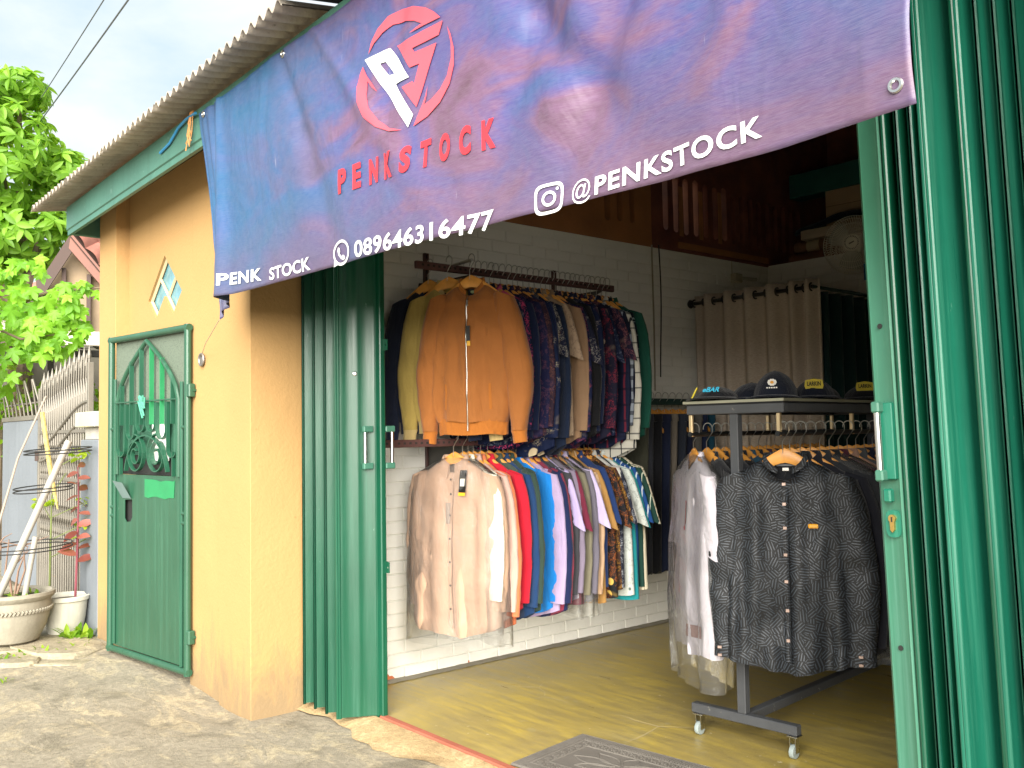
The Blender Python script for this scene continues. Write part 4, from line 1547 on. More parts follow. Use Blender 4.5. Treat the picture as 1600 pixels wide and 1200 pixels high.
for i, (cw, m, kind) in enumerate(UP):
    rz = R(rnd.uniform(-6, 12))
    xo = RX + rnd.uniform(-.008, .008)
    sname = 'long-sleeved' if kind == 'long' else 'short-sleeved'
    garment((xo, y, UZ), rz, m, kind, f'{cw} {sname} shirt, {ORD[i]} past the bomber jackets on the upper wall rail', 'shirt', 'shirts on the upper wall rail', i, .62, rnd.uniform(.98, 1.08))
    hanger((xo, y, UZ), rz, f'wooden hanger of the {cw} shirt on the upper wall rail', 'wooden hangers on the upper wall rail')
    y += .0385

# ------------------------------------------------------------ trousers further in
tr_ = empty('trouser_rail', (0, 0, 0), 0, 'dark green rail for trousers on the left wall beyond the shirts', 'clothes rail')
MB().bbox(-.30, -.27, 1.80, 2.95, 1.40, 1.44, .004).build('rail', mat('dark_green_rail', '17352f', .5), tr_)
MB().bbox(-.473, -.30, 1.86, 1.89, 1.40, 1.43, .003).build('bracket', mat('dark_green_rail', '17352f', .5), tr_)
MB().bbox(-.473, -.30, 2.80, 2.83, 1.40, 1.43, .003).build('bracket', mat('dark_green_rail', '17352f', .5), tr_)
TC = [('olive grey', '45463a'), ('charcoal', '2d2f36'), ('black', '121318'), ('dark navy', '141c34'), ('taupe', '6a6258'), ('dark slate', '262b36'), ('midnight navy', '10162c'), ('ash grey', '55534f'), ('ink blue', '131f3c'), ('deep teal', '143f52')]
for i, (cw, hx) in enumerate(TC):
    y = 1.86 + .068 * i
    rings = []
    for j in range(25):
        s = j / 24
        z = -.17 - .90 * s
        hw = .155 - .045 * s
        rings.append([Vector((hw * sgp(math.cos(2 * PI * k / 32), .6), (.022 + .006 * s) * sgp(math.sin(2 * PI * k / 32), .7) + .008 * math.sin(hw * math.cos(2 * PI * k / 32) * 40 + i + s * 2) * (.3 + s), z + .01 * math.sin(k + i))) for k in range(32)])
    tt = empty('trousers', (-.285 + rnd.uniform(-.01, .01) + .05, y, 1.47), R(rnd.uniform(-4, 12)), f'{cw} trousers, {ORD[i]} pair past the shirts on the green wall rail', 'trousers', 'trousers hung on the wall rail')
    MB().loft(rings, cap=True).build('leg_panel', fabric('trouser_' + cw.replace(' ', '_'), hx), tt, True, angle=70)
    bl = []
    for z, f in ((-.13, 1.), (-.175, 1.02)):
        bl.append([Vector((.158 * f * sgp(math.cos(2 * PI * k / 32), .6), .024 * f * sgp(math.sin(2 * PI * k / 32), .7), z)) for k in range(32)])
    MB().loft(bl).build('waistband', fabric('trouser_' + cw.replace(' ', '_'), hx), tt, True, angle=70)
    hanger((-.285 + .0, y, 1.455), R(rnd.uniform(-3, 10)), f'wooden hanger of the {cw} trousers on the green wall rail', 'wooden hangers on the trouser rail')

# ------------------------------------------------------------ rolling garment rack
M_RK = mat('charcoal_steel', '4b4d50', .5, .2, var=.15, bump=.2, bs=60, wear=.15, wearc=lin('8a8780'))
rr_ = empty('garment_rack', (1.285, .84, 0), R(4.5), 'charcoal steel rolling garment rack with black shelf and castors', 'clothes rack')
RL = 1.25
for yv in (0, RL):
    MB().bbox(-.235, .235, yv - .019, yv + .019, .088, .126, .003).build('foot_bar', M_RK, rr_)
    MB().bbox(-.019, .019, yv - .0185, yv + .0185, .1265, 1.305, .003).build('post', M_RK, rr_)
    MB().bbox(-.222, .222, yv - .0195, yv + .0195, 1.306, 1.345, .003).build('top_bar', M_RK, rr_)
    for xv in (-.205, .215):
        cs = empty('castor', (xv, yv, 0))
        cs.parent = rr_
        MB().bbox(-.022, .022, -.022, .022, .080, .0875, .002).build('mount_plate', M_CHROME, cs)
        fk = MB().box(-.013, -.010, -.016, .012, .022, .08).box(.010, .013, -.016, .012, .022, .08)
        fk.build('fork', M_CHROME, cs)
        MB().lathe([(.012, -.009), (.025, -.009), (.026, -.005), (.026, .005), (.025, .009), (.012, .009)], 20, M=Matrix.Translation((0, -.006, .0265)) @ Matrix.Rotation(R(90), 4, 'Y')).build('wheel', mat('castor_rubber', '8f9a98', .5), cs, True)
for xv in (-.2, .2):
    MB().bbox(xv - .019, xv + .019, .021, RL - .021, 1.307, 1.344, .003).build('side_bar', M_RK, rr_)
    MB().tube([(xv, -.03, 1.225), (xv, RL + .03, 1.225)], .0105, 10).build('hanging_rail', mat('black_tube', '1e2022', .35, .4), rr_, True)
    for yv in (.0, .62, RL):
        MB().bbox(xv - .008, xv + .008, yv - .024, yv - .008, 1.215, 1.305, .002).build('drop_bracket', mat('brass_bracket', 'd0b890', .3, .8), rr_)
MB().bbox(-.019, .019, .021, RL - .021, .0885, .1255, .003).build('base_bar', M_RK, rr_)
MB().bbox(-.228, .228, -.03, RL + .03, 1.3455, 1.362, .003).build('shelf', mat('black_laminate', '25282c', .5), rr_)
MB().bbox(-.230, .230, -.032, -.0302, 1.350, 1.361, .0006).build('shelf_edging', mat('aluminium_edging', 'a8a690', .4, .6), rr_)
MB().bbox(.2285, .2303, -.030, RL + .03, 1.350, 1.361, .0006).build('shelf_edging', mat('aluminium_edging', 'a8a690', .4, .6), rr_)
RM = Matrix.Translation((1.285, .84, 0)) @ Matrix.Rotation(R(4.5), 4, 'Z')


def rack_pt(x, y, z):
    return RM @ Vector((x, y, z))


# caps on the shelf
def cap_hat(loc, rz, m, label, patch=None, pm=None, h=.105, sc=1.):
    e = empty('cap', loc, rz, label, 'cap', 'caps on the rack shelf')
    rings = []
    for j in range(11):
        s = j / 10
        r = .088 * math.cos(s * PI / 2 * .97) ** .55 * sc
        z = .004 + h * s ** .9
        rings.append([Vector((r * .94 * math.cos(2 * PI * k / 36), r * 1.05 * math.sin(2 * PI * k / 36) + .004 * s, z + .003 * math.sin(k * 1.3) * (1 - s))) for k in range(36)])
    MB().loft(rings).build('crown', m, e, True, angle=80)
    g_ = []
    for j in range(7):
        row = []
        for i in range(17):
            a = R(200 + 140 * i / 16)
            rr2 = .085 + .072 * j / 6 * math.sin(PI * (i + 1.5) / 19) ** .6
            row.append((rr2 * math.cos(a), rr2 * 1.02 * math.sin(a), .010 - .012 * math.cos(a) ** 2 * (j / 6) + .004 * math.sin(j)))
        g_.append(row)
    br = MB().sheet(g_).build('brim', m, e, True, angle=80)
    md_ = br.modifiers.new('t', 'SOLIDIFY')
    md_.thickness = .003
    MB().lathe([(.008, h), (.008, h + .005), (.003, h + .007)], 12).build('top_button', m, e)
    if patch:
        patch(e, pm)
    return e


def yellow_patch(e, pm):
    pl = [(-.034, .045), (.034, .045), (.038, .058), (.034, .082), (.0, .088), (-.034, .082), (-.038, .058)]
    MB().prism(pl, -.005, Matrix.Translation((0, -.083, 0)) @ Matrix.Rotation(R(-14), 4, 'X')).build('badge', mat('yellow_badge', 'c9b32c', .5), e)
    bm = fit(text_mesh('LARKIN', .03), -.027, .027, .056, .074)
    for v in bm.verts:
        v.co.y = -.0905 + .25 * (v.co.z - .045) * 1.0
    me = bpy.data.meshes.new('badge_text')
    bm.to_mesh(me)
    bm.free()
    me.materials.append(M_DARK)
    link('badge_text', me, e, (0, .0025, 0))


def daisy_patch(e, pm):
    for k in range(10):
        a = 2 * PI * k / 10
        MB().prism([(.0125 * math.cos(a) + .006 * math.cos(q), .066 + .0095 * math.sin(a) + .005 * math.sin(q)) for q in [i * PI / 3 for i in range(6)]], -.003, Matrix.Translation((0, -.086, 0))).build('petal', mat('petal_white', 'e8e4dc', .6), e)
    MB().prism(ringp(0, .066, .007, .006, 12), -.005, Matrix.Translation((0, -.0865, 0))).build('daisy_eye', mat('daisy_yellow', 'd99a2a', .6), e)
    for k in range(5):
        MB().box(-.022 + k * .009, -.016 + k * .009, -.0905, -.089, .042, .047).build('stitched_letter', mat('petal_white', 'e8e4dc', .6), e)


def brand_word(e, pm):
    bm = fit(text_mesh('eBAR', .03), -.035, .035, .035, .055, shear=.008)
    for v in bm.verts:
        v.co.y = -.0935 + .25 * (v.co.z - .035)
    me = bpy.data.meshes.new('stitched_word')
    bm.to_mesh(me)
    bm.free()
    me.materials.append(mat('cyan_thread', '34b4d8', .6))
    link('stitched_word', me, e)
    MB().tube([(-.085, -.075, .008), (-.078, -.062, .030), (-.068, -.050, .055)], .004, 5).build('piping', mat('yellow_piping', 'd8c63c', .6), e)


M_CAP = fabric('navy_cap_twill', '101624')
M_CAP2 = fabric('black_cap_twill', '14151a')
SZ = 1.3625
for (x, y, a, m, lab, pt_, h, sc) in ((-.13, .07, 18, M_CAP2, 'low black cap with cyan lettering at the left end of the rack shelf', brand_word, .055, 1.05),
                                (.09, .16, 22, M_CAP, 'tall navy cap with a daisy on the front on the rack shelf', daisy_patch, .11, 1.05),
                                (.13, .41, 28, M_CAP, 'navy cap with yellow badge just right of the daisy cap', yellow_patch, .085, 1.0),
                                (.05, .62, 25, M_CAP2, 'plain black cap between the two yellow-badged caps', None, .066, 1.05),
                                (.14, .86, 30, M_CAP2, 'black cap with yellow badge at the right of the rack shelf', yellow_patch, .066, 1.05),
                                (-.10, .30, 10, M_CAP, 'plain navy cap behind the daisy cap on the rack shelf', None, .075, 1.05),
                                (-.08, .55, 35, M_CAP2, 'plain black cap at the back edge of the rack shelf', None, .07, 1.05)):
    cap_hat(rack_pt(x, y, SZ), R(a + 4), m, lab, pt_, None, h, sc)

# clothes on the rack: left rail, then right rail
RZ = 1.248
mz = NB('black_maze_cloth')
vd = mz.mapped((1, .25, 1))
vc = mz.n('ShaderNodeTexVoronoi', i_Scale=33.0, i_Vector=vd)
rot = mz.n('ShaderNodeVectorRotate', rotation_type='Y_AXIS')
mz.put(rot.inputs['Vector'], vd)
mz.put(rot.inputs['Angle'], mz.math('MULTIPLY', mz.sep(vc.outputs['Color'])[0], 6.28))
wv = mz.n('ShaderNodeTexWave', i_Scale=31.0, i_Vector=rot.outputs[0])
ed = mz.n('ShaderNodeTexVoronoi', feature='DISTANCE_TO_EDGE', i_Scale=33.0, i_Vector=vd)
ln = mz.math('MULTIPLY', mz.ramp(wv.outputs['Fac'], [(.58, 0), (.74, 1)]), mz.ramp(ed.outputs['Distance'], [(.02, 0), (.05, 1)]))
mz.set(Base_Color=mz.mix(ln, lin('08090b'), lin('333940')), Roughness=mz.ramp(ln, [(0, .7), (1, .5)]), Specular_IOR_Level=.5)
mz.bump(mz.math('ADD', ln, mz.math('MULTIPLY', mz.noise(9, 3, .5, .6, vec=mz.mapped((1.6, 1.6, .5))), 2.0)), .25, .005)
M_MAZE = mz.m
M_BLK = fabric('black_shirting', '15171b')
M_WTEE = fabric('white_jersey', 'c6c0c8')

LR = [('black tee', fabric('black_jersey', '15161a'), 'short'), ('black checker-trimmed', fabric('black_jersey_b', '17171b'), 'short'), ('dark grey', fabric('dk_grey_jersey', '2c2e33'), 'short'), ('black crew', fabric('black_jersey_c', '121317'), 'short'), ('petrol blue', fabric('petrol_jersey', '1d4458'), 'short'), ('white-trimmed black', fabric('black_jersey_d', '1a1b20'), 'short'), ('plum', fabric('plum_jersey', '3c2234'), 'short'), ('charcoal', fabric('charcoal_jersey', '33353a'), 'short'), ('black pocket', fabric('black_jersey_e', '131418'), 'short'), ('dark teal', fabric('dk_teal_jersey', '183c40'), 'short'), ('smoke grey', fabric('smoke_jersey', '4b4c50'), 'short'), ('ink black', fabric('black_jersey_f', '101116'), 'short'), ('dark brown', fabric('dk_brown_jersey', '33261f'), 'short'), ('storm blue', fabric('storm_jersey', '27384c'), 'short'), ('coal', fabric('coal_jersey', '1d1e22'), 'short')]
p0 = rack_pt(-.215, .03, RZ)
ww = empty('t_shirt', p0, R(-34), 'white t-shirt with small red print in a clear bag on the rack', 't-shirt', 'shirts on the left rail of the rack')
WT = slotmesh(torso(60, L=.79, sh=.195, hem=.215, th=.045, fold=.012, NA=72, NZ_=44, drop=.05), 'body')
put('body', WT, ww, M_WTEE)
put('sleeve', slotmesh(sleeve(60, 1, L=.27, r0=.075, r1=.07, sh=.185, out=.0, th=.03, short=True), 'sleeve'), ww, M_WTEE)
put('sleeve', slotmesh(sleeve(60, -1, L=.27, r0=.075, r1=.07, sh=.185, out=.01, th=.03, short=True), 'sleeve'), ww, M_WTEE)
put('collar', COL_BAND, ww, M_WTEE)
strip_on(ww, WT, -.030, -.008, -.30, -.42, mat('red_shirt_print', 'c4404c', .6), 'print', .003, 6)
strip_on(ww, WT, -.030, .045, -.40, -.415, mat('red_shirt_print', 'c4404c', .6), 'print', .0035, 2)
strip_on(ww, WT, .05, .14, -.79, -.84, mat('woven_patch', '8a6a68', .7), 'woven_patch', .003, 3)
hanger(p0, R(-34), 'wooden hanger of the white t-shirt on the rack', 'wooden hangers on the rack')
cover(p0, R(-34), 'clear plastic bag over the white t-shirt on the rack', 61, L=.93, sh=.22, hem=.24)
for i, (cw, m, kind) in enumerate(LR):
    p = rack_pt(-.2, .105 + .07 * i, RZ)
    rz = R(-24 + 14 * min(1, i / 6) + rnd.uniform(-5, 5))
    g_ = garment(p, rz, m, kind, f'{cw} t-shirt, {ORD[i]} behind the white t-shirt on the left rack rail' if 'tee' not in cw else f'black t-shirt, first behind the white t-shirt on the left rack rail', 'shirt', 'shirts on the left rail of the rack', i, .8, rnd.uniform(.97, 1.03), COL_BAND)
    if i == 1:
        for k in range(9):
            z = -.42 - .05 * k
            MB().bbox(.236, .249, -.036, .0, z - .022, z, .002).build('checker_patch', mat('yellow_badge', 'c9b32c', .5) if k == 0 else mat('petal_white', 'e8e4dc', .6), g_)
    hanger(p, rz, f'wooden hanger of the {ORD[i]} t-shirt behind the white one on the rack', 'wooden hangers on the rack')

# right rail: the maze-patterned black shirt turned to the street
p1 = rack_pt(.2, .02, RZ)
bs = empty('shirt', p1, R(27), 'black maze-patterned long-sleeved shirt with yellow chest label at the rack front', 'shirt', 'shirts on the right rail of the rack')
BT = slotmesh(torso(71, L=.80, sh=.222, hem=.245, th=.066, fold=.022, wr=.007, curve=.05, NA=100, NZ_=60, drop=.085, neck=.062), 'body')
put('body', BT, bs, M_MAZE)
SR_ = put('sleeve', slotmesh(sleeve(71, 1, L=.62, r0=.082, r1=.046, out=.072, swing=.035, th=.05, puff=.008, NA=28, NZ_=40), 'sleeve'), bs, M_MAZE)
SL_ = put('sleeve', slotmesh(sleeve(71, -1, L=.62, r0=.082, r1=.046, out=.045, swing=.03, th=.05, puff=.006, NA=28, NZ_=40), 'sleeve'), bs, M_MAZE)
put('collar', slotmesh(collar('band', .072), 'collar'), bs, M_MAZE)
for s, par in ((1, SR_), (-1, SL_)):
    cu_ = put('cuff', CUFF, par, M_MAZE, loc=(s * (.256 if s > 0 else .230), -.038, -.815), rot=(0, R(-3 * s), 0))
    cu_.scale = (1.05, 1.2, 1.2)
    for dz in (-.02, -.05):
        MB().bbox(s * .03 + .225 * s - .008, s * .03 + .225 * s + .008, -.082, -.074, -.82 + dz - .005, -.82 + dz + .005, .001).build('cuff_stud', mat('pale_copper', 'b09a90', .3, .6), par)
strip_on(bs, BT, -.016, .016, -.21, -.88, M_MAZE, 'placket', .004, 30)
for z in (-.215, -.29, -.38, -.48, -.58, -.69, -.80):
    MB().bbox(-.007, .007, front_y(BT, 0, z) - .011, front_y(BT, 0, z) - .005, z - .006, z + .006, .001).build('square_button', mat('pale_copper', 'b09a90', .3, .6), bs)
MB().bbox(.085, .122, front_y(BT, .10, -.37) - .007, front_y(BT, .10, -.37) - .002, -.378, -.362, .003).build('chest_label', mat('amber_label', 'd99a1e', .4), bs)
nl = MB().bbox(-.035, .035, .012, .014, -.150, -.140, .001).build('neck_label', mat('label_grey', '55585c', .5), bs)
MB().bbox(-.012, .012, .0115, .0135, -.168, -.156, .001).build('size_label', mat('petal_white', 'e8e4dc', .6), nl)
hanger(p1, R(27), 'large wooden hanger of the black maze-patterned shirt on the rack', 'wooden hangers on the rack')
RR = [('black', M_BLK, 'long'), ('lilac-trimmed black', fabric('lilac_black', '1b1c24'), 'long'), ('graphite', fabric('graphite_shirting', '2b2d31'), 'long'), ('black sheen', fabric('sheen_black', '1a1c1f', .45), 'long'), ('wine', fabric('wine_shirting', '4a1c2a'), 'long'), ('rosy brown', fabric('rosy_shirting', '9c7a68'), 'short'), ('grey', fabric('grey_shirting', '4c4f52'), 'long'), ('navy', fabric('navy_shirting', '171d30'), 'long'), ('steel blue', fabric('steel_shirting', '34495c'), 'long'), ('brown', fabric('brown_shirting', '45322a'), 'long'), ('dark olive', fabric('olive_shirting', '33352a'), 'long'), ('coal black', fabric('coal_shirting', '141519'), 'long'), ('burgundy', fabric('burgundy_shirting', '3c1622'), 'long')]
for i, (cw, m, kind) in enumerate(RR):
    p = rack_pt(.2, .075 + .082 * i, RZ)
    rz = R(20 - 1.2 * i + rnd.uniform(-5, 5))
    garment(p, rz, m, kind, f'{cw} {"long" if kind == "long" else "short"}-sleeved shirt, {ORD[i]} behind the maze-patterned shirt', 'shirt', 'shirts on the right rail of the rack', i, .85, rnd.uniform(1.0, 1.05), None)
    hanger(p, rz, f'wooden hanger of the {ORD[i]} shirt behind the maze-patterned shirt', 'wooden hangers on the rack')
    if i in (3, 4):
        cover(p, rz, f'clear plastic bag over the {cw} shirt behind the maze-patterned shirt', 90 + i, L=.82)

# ------------------------------------------------------------ fitting-room curtain
CZ = 2.095
fr_ = empty('curtain_rod', (0, 0, 0), 0, 'dark steel curtain rod of the fitting corner with round finial', 'curtain rod')
M_ROD = mat('gunmetal', '4c4a48', .3, .8)
MB().tube([(-.465, 2.755, CZ), (.48, 2.755, CZ)], .013, 12).build('rod', M_ROD, fr_, True)
MB().tube([(.48, 2.755, CZ), (.51, 3.70, CZ - .01)], .011, 12).build('rod', mat('dark_green_rail', '17352f', .5), fr_, True)
MB().lathe([(.0, -.012), (.026, -.008), (.030, 0), (.026, .008), (.0, .012)], 18, M=Matrix.Translation((-.455, 2.755, CZ)) @ Matrix.Rotation(R(90), 4, 'Y')).build('finial', M_ROD, fr_, True)


def curtain(name, x0, x1, yc, axis_, waves, z0, z1, amp, m, label, cat, grom=True, squeeze=None):
    e = empty(name, (0, 0, 0), 0, label, cat)
    g_ = []
    n = int(waves * 14)
    for j in range(25):
        t = j / 24
        z = z1 + (z0 - z1) * t
        row = []
        for i in range(n + 1):
            u = i / n
            uu = squeeze(u) if squeeze else u
            a = amp * (1 + .2 * t) * math.sin(2 * PI * waves * u + .25 * math.sin(t * 3 + i * .05)) + .006 * noise.noise(Vector((u * 9, t * 3, 1)))
            al = x0 + (x1 - x0) * uu + .008 * noise.noise(Vector((u * 20, t * 4, 5))) * t
            row.append((al, yc + a, z) if axis_ == 'x' else (yc + a, al, z))
        g_.append(row)
    o = MB().sheet(g_).build('cloth', m, e, True, angle=180)
    md_ = o.modifiers.new('t', 'SOLIDIFY')
    md_.thickness = .002
    if grom:
        for k in range(int(waves * 2)):
            u = (k + .5) / (waves * 2) if False else k / (waves * 2) + .5 / (waves * 2) * 0
            uu = squeeze(u) if squeeze else u
            xx = x0 + (x1 - x0) * uu
            MB().tube([(xx, yc + .024 * math.cos(a), CZ + .024 * math.sin(a)) for a in [2 * PI * q / 18 for q in range(18)]], .006, 6, closed=True).build('grommet', M_ROD, e, True)
    return e


cb = NB('taupe_linen')
wv1 = cb.noise(1, 2, .5, vec=cb.mapped((60, 60, 700)))
cb.set(Base_Color=cb.ramp(wv1, [(.3, lin('a09385')), (.7, lin('c2b5a6'))]), Roughness=.9, Specular_IOR_Level=.2)
cb.bump(wv1, .2, .002)
curtain('fitting_curtain', -.42, .52, 2.755, 'x', 6.5, .25, CZ + .05, .035, cb.m, 'taupe linen curtain on steel eyelets in the fitting corner', 'curtain', True, lambda u: (u * 1.12 if u < .72 else .806 + (u - .72) * .69))
curtain('side_curtain', 2.80, 3.66, .50, 'y', 6, .2, CZ - .03, .03, fabric('dark_green_drape', '12302e'), 'dark green curtain closing the side of the fitting corner', 'curtain', False)

# ------------------------------------------------------------ things up on the back ledge
MB().box(WX + .001, 2.99, 3.801, 4.599, 2.40, 2.459).build('ledge', M_REDW, shop)
bx = empty('cardboard_box', (.30, 4.12, 2.70), R(4), 'large plain cardboard box on the back ledge under the beam', 'box')
MB().bbox(-.42, .5, -.18, .2, -.0, .33, .006).build('carton', mat('kraft_board', 'a38a68', .8, var=.1), bx)
MB().box(-.42, .5, -.182, -.1805, .16, .165).build('flap_seam', mat('kraft_dark', '7a6448', .8), bx)
wbd = MB().bbox(-.36, .55, -.16, .16, 0, .07, .004, Matrix.Translation((.10, 3.98, 2.628)) @ Matrix.Rotation(R(3), 4, 'Z')).build('flat_carton', mat('off_white_card', 'b9ab92', .7))
tag(wbd, 'flat off-white carton lying on the rolled mats on the back ledge', 'box')
for k, (z, y, cx, cl, lab) in enumerate(((2.505, 3.90, 0, '7a4c34', 'lower brown rolled mat on the back ledge'), (2.592, 3.93, .03, '83614a', 'upper brown rolled mat with a cream band on the back ledge'))):
    q = empty('rolled_mat', (.12 + cx, y, z), R(3), lab, 'rolled mat', 'rolled mats on the back ledge')
    MB().lathe([(.012, -.5), (.044, -.5), (.045, -.48), (.044, 0), (.046, .3), (.044, .5), (.012, .5)], 20, M=Matrix.Rotation(R(90), 4, 'Y')).build('roll', mat('roll_%d' % k, cl, .85, var=.2, bump=.4), q, True)
    if k:
        MB().lathe([(.0465, -.40), (.0465, -.30)], 20, M=Matrix.Rotation(R(90), 4, 'Y'), cap=False).build('band', mat('cream_tape', 'bfae8c', .6), q)
cl_ = []
for j in range(13):
    row = []
    for i in range(25):
        u, t = i / 24, j / 12
        row.append((-.30 + .95 * u, 3.80 + .3 * t, 2.705 + .09 * math.sin(PI * min(1, u * 1.1)) * math.sin(PI * (.25 + .6 * t)) + .02 * noise.noise(Vector((u * 6, t * 4, 3))) - (.03 if j == 0 else 0)))
    cl_.append(row)
o = MB().sheet(cl_).build('folded_cloth', fabric('dark_navy_cloth', '141d2a'), None, True, angle=180)
o.modifiers.new('t', 'SOLIDIFY').thickness = .02
tag(o, 'dark navy folded cloth lying on the flat carton on the back ledge', 'cloth')

# wall fan
fn = empty('wall_fan', (.305, 3.56, 2.475), R(20), 'round off-white wall fan with wire guard high on the back wall', 'fan')
M_FAN = mat('fan_wire', 'ded9c8', .45, .0)
for nm, yo in (('front_guard', -.07), ('rear_guard', .05)):
    gd_ = MB()
    for r, yy in ((.20, 0), (.165, -.012), (.13, -.02), (.055, -.028)):
        sgn = 1 if yo < 0 else -1
        gd_.tube([(r * math.cos(2 * PI * k / 40), yo * (1 if r < .2 else .0) + (sgn * yy), r * math.sin(2 * PI * k / 40)) for k in range(40)], .0028 if r > .19 else .0016, 5, closed=True)
    for k in range(72):
        a = 2 * PI * k / 72
        sgn = 1 if yo < 0 else -1
        gd_.tube([(r * math.cos(a + r * .8), (yo if r < .19 else 0) + sgn * yy, r * math.sin(a + r * .8)) for r, yy in ((.05, -.028), (.10, -.024), (.15, -.015), (.185, -.004), (.20, 0))], .0015, 4)
    gd_.build(nm, M_FAN, fn, True)
hubp = MB().lathe([(.0, .0), (.052, .002), (.056, .010), (.050, .016), (0, .016)], 28, M=Matrix.Translation((0, -.092, 0)) @ Matrix.Rotation(R(-90), 4, 'X')).build('badge', mat('fan_plastic', 'dcd6c0', .4), fn, True)
for k in range(26):
    a = 2 * PI * k / 26
    MB().box(.038, .047, -.0955, -.0925, -.0022, .0022, Matrix.Rotation(a, 4, 'Y')).build('badge_slot', mat('slot_grey', '6b675c', .6), hubp)
MB().box(-.018, .018, -.0955, -.0925, -.004, .004, Matrix.Rotation(R(-25), 4, 'Y')).build('badge_mark', mat('slot_grey', '6b675c', .6), hubp)
for k in range(3):
    a0 = 2 * PI * k / 3 + .4
    rows_ = []
    for j in range(7):
        r = .035 + .135 * j / 6
        rows_.append([(r * math.cos(a0 + w_), -.02 + .025 * w_ / .5, r * math.sin(a0 + w_)) for w_ in [(-.5 + i / 6) * (.9 + .3 * math.sin(PI * j / 6)) for i in range(7)]])
    MB().sheet(rows_).build('blade', mat('fan_blade', 'a8a898', .35), fn, True, angle=180)
MB().lathe([(.02, -.03), (.05, 0), (.055, .06), (.03, .09)], 20, M=Matrix.Rotation(R(-90), 4, 'X')).build('motor', mat('fan_plastic', 'dcd6c0', .4), fn, True)
MB().bbox(-.03, .03, .09, .16, -.12, .05, .008).build('wall_bracket', mat('fan_plastic', 'dcd6c0', .4), fn)
MB().bbox(.07, .13, -.082, -.078, -.26, -.14, .004).build('blue_tag', mat('blue_plastic', '1f6a9c', .4), fn)

# lamp holder, wall cable
lm = empty('lamp_holder', (WX, 3.26, 2.325), 0, 'white lamp socket with a tubular bulb on the left wall', 'lamp')
MB().bbox(.005, .05, -.03, .06, -.035, .03, .006).build('socket', mat('ivory_plastic', 'b5ac90', .5), lm)
MB().tube([(.03, .06, .0), (.05, .22, .004)], .013, 10).build('bulb', mat('milk_glass', 'c2c0b0', .3), lm, True)
MB().tube([(.008, -.01, .03), (.008, -.012, .12)], .003, 6).build('cord', mat('ivory_plastic', 'b5ac90', .5), lm)
wc = MB().tube([(WX + .012, 2.45 + .012 * math.sin(z * 5), 2.47 - z) for z in [i * .04 for i in range(23)]], .0045, 6).build('wall_cable', mat('black_cable', '2a2620', .6), None, True)
tag(wc, 'thin dark cable running down the left wall beyond the shirts', 'cable')
wc = MB().tube([(WX + .012, 2.38, 2.46), (WX + .012, 2.385, 1.9), (WX + .012, 2.38, 1.5)], .006, 6).build('wall_cable', mat('wall_conduit', '9a927e', .6), None, True)
tag(wc, 'pale conduit running down the left wall beside the dark cable', 'conduit')

# ------------------------------------------------------------ rubber doormat
ma, mb_, mc = Vector((.768, .454, 0)), Vector((.822, .03, 0)), Vector((1.40, .535, 0))
dm = empty('doormat', (.768, .454, .002), 0, 'grey embossed rubber doormat lying inside the threshold', 'doormat')
ang = math.atan2(mc.y - ma.y, mc.x - ma.x)
dm.rotation_euler = (0, 0, ang)
ML_, MW_ = .70, .44
M_RUB = mat('grey_rubber', '645f58', .75, var=.15, bump=.5, bs=140)
# local: x 0..ML_, y 0..-MW_
MB().bbox(0, ML_, -MW_, 0, 0, .006, .003).build('base', M_RUB, dm)
for ins in (.006, .055, .105):
    t = MB()
    x0, x1, y0, y1 = ins, ML_ - ins, -MW_ + ins, -ins
    for a, c in (((x0, y0), (x1, y0)), ((x1, y0), (x1, y1)), ((x1, y1), (x0, y1)), ((x0, y1), (x0, y0))):
        t.tube([(a[0], a[1], .007), (c[0], c[1], .007)], .0035, 6)
    t.build('border_ridge', M_RUB, dm)
nub = MB()
r_ = random.Random(3)
step = .0115
ix = 0
xx = .015
while xx < ML_ - .012:
    yy = -.015
    while yy > -MW_ + .012:
        dpt = min(xx, ML_ - xx, -yy, MW_ + yy)
        key = int(xx / .034) + int(-yy / .034)
        inb = (.012 < dpt < .048) or (.062 < dpt < .098 and (int((xx + yy * 0) / .023) + int(-yy / .023)) % 2 == 0)
        if inb:
            nub.box(xx - .0035, xx + .0035, yy - .0022, yy + .0022, .005, .0105)
        yy -= step * .75
    xx += step
tag(nub.build('bristle_nubs', M_RUB, dm), kind='stuff')
cxm_, cym_ = ML_ / 2, -MW_ / 2
for k in range(8):
    a = 2 * PI * k / 8
    lf = []
    for q in range(17):
        t = q / 16
        lf.append((cxm_ + (.02 + .155 * t) * math.cos(a) * 1.25 - math.sin(a) * .032 * math.sin(PI * t), cym_ + (.02 + .09 * t) * math.sin(a) + math.cos(a) * .032 * math.sin(PI * t), .0065))
    for q in range(16, -1, -1):
        t = q / 16
        lf.append((cxm_ + (.02 + .155 * t) * math.cos(a) * 1.25 + math.sin(a) * .032 * math.sin(PI * t), cym_ + (.02 + .09 * t) * math.sin(a) - math.cos(a) * .032 * math.sin(PI * t), .0065))
    MB().tube(lf, .0026, 5, closed=True).build('leaf_ornament', M_RUB, dm)

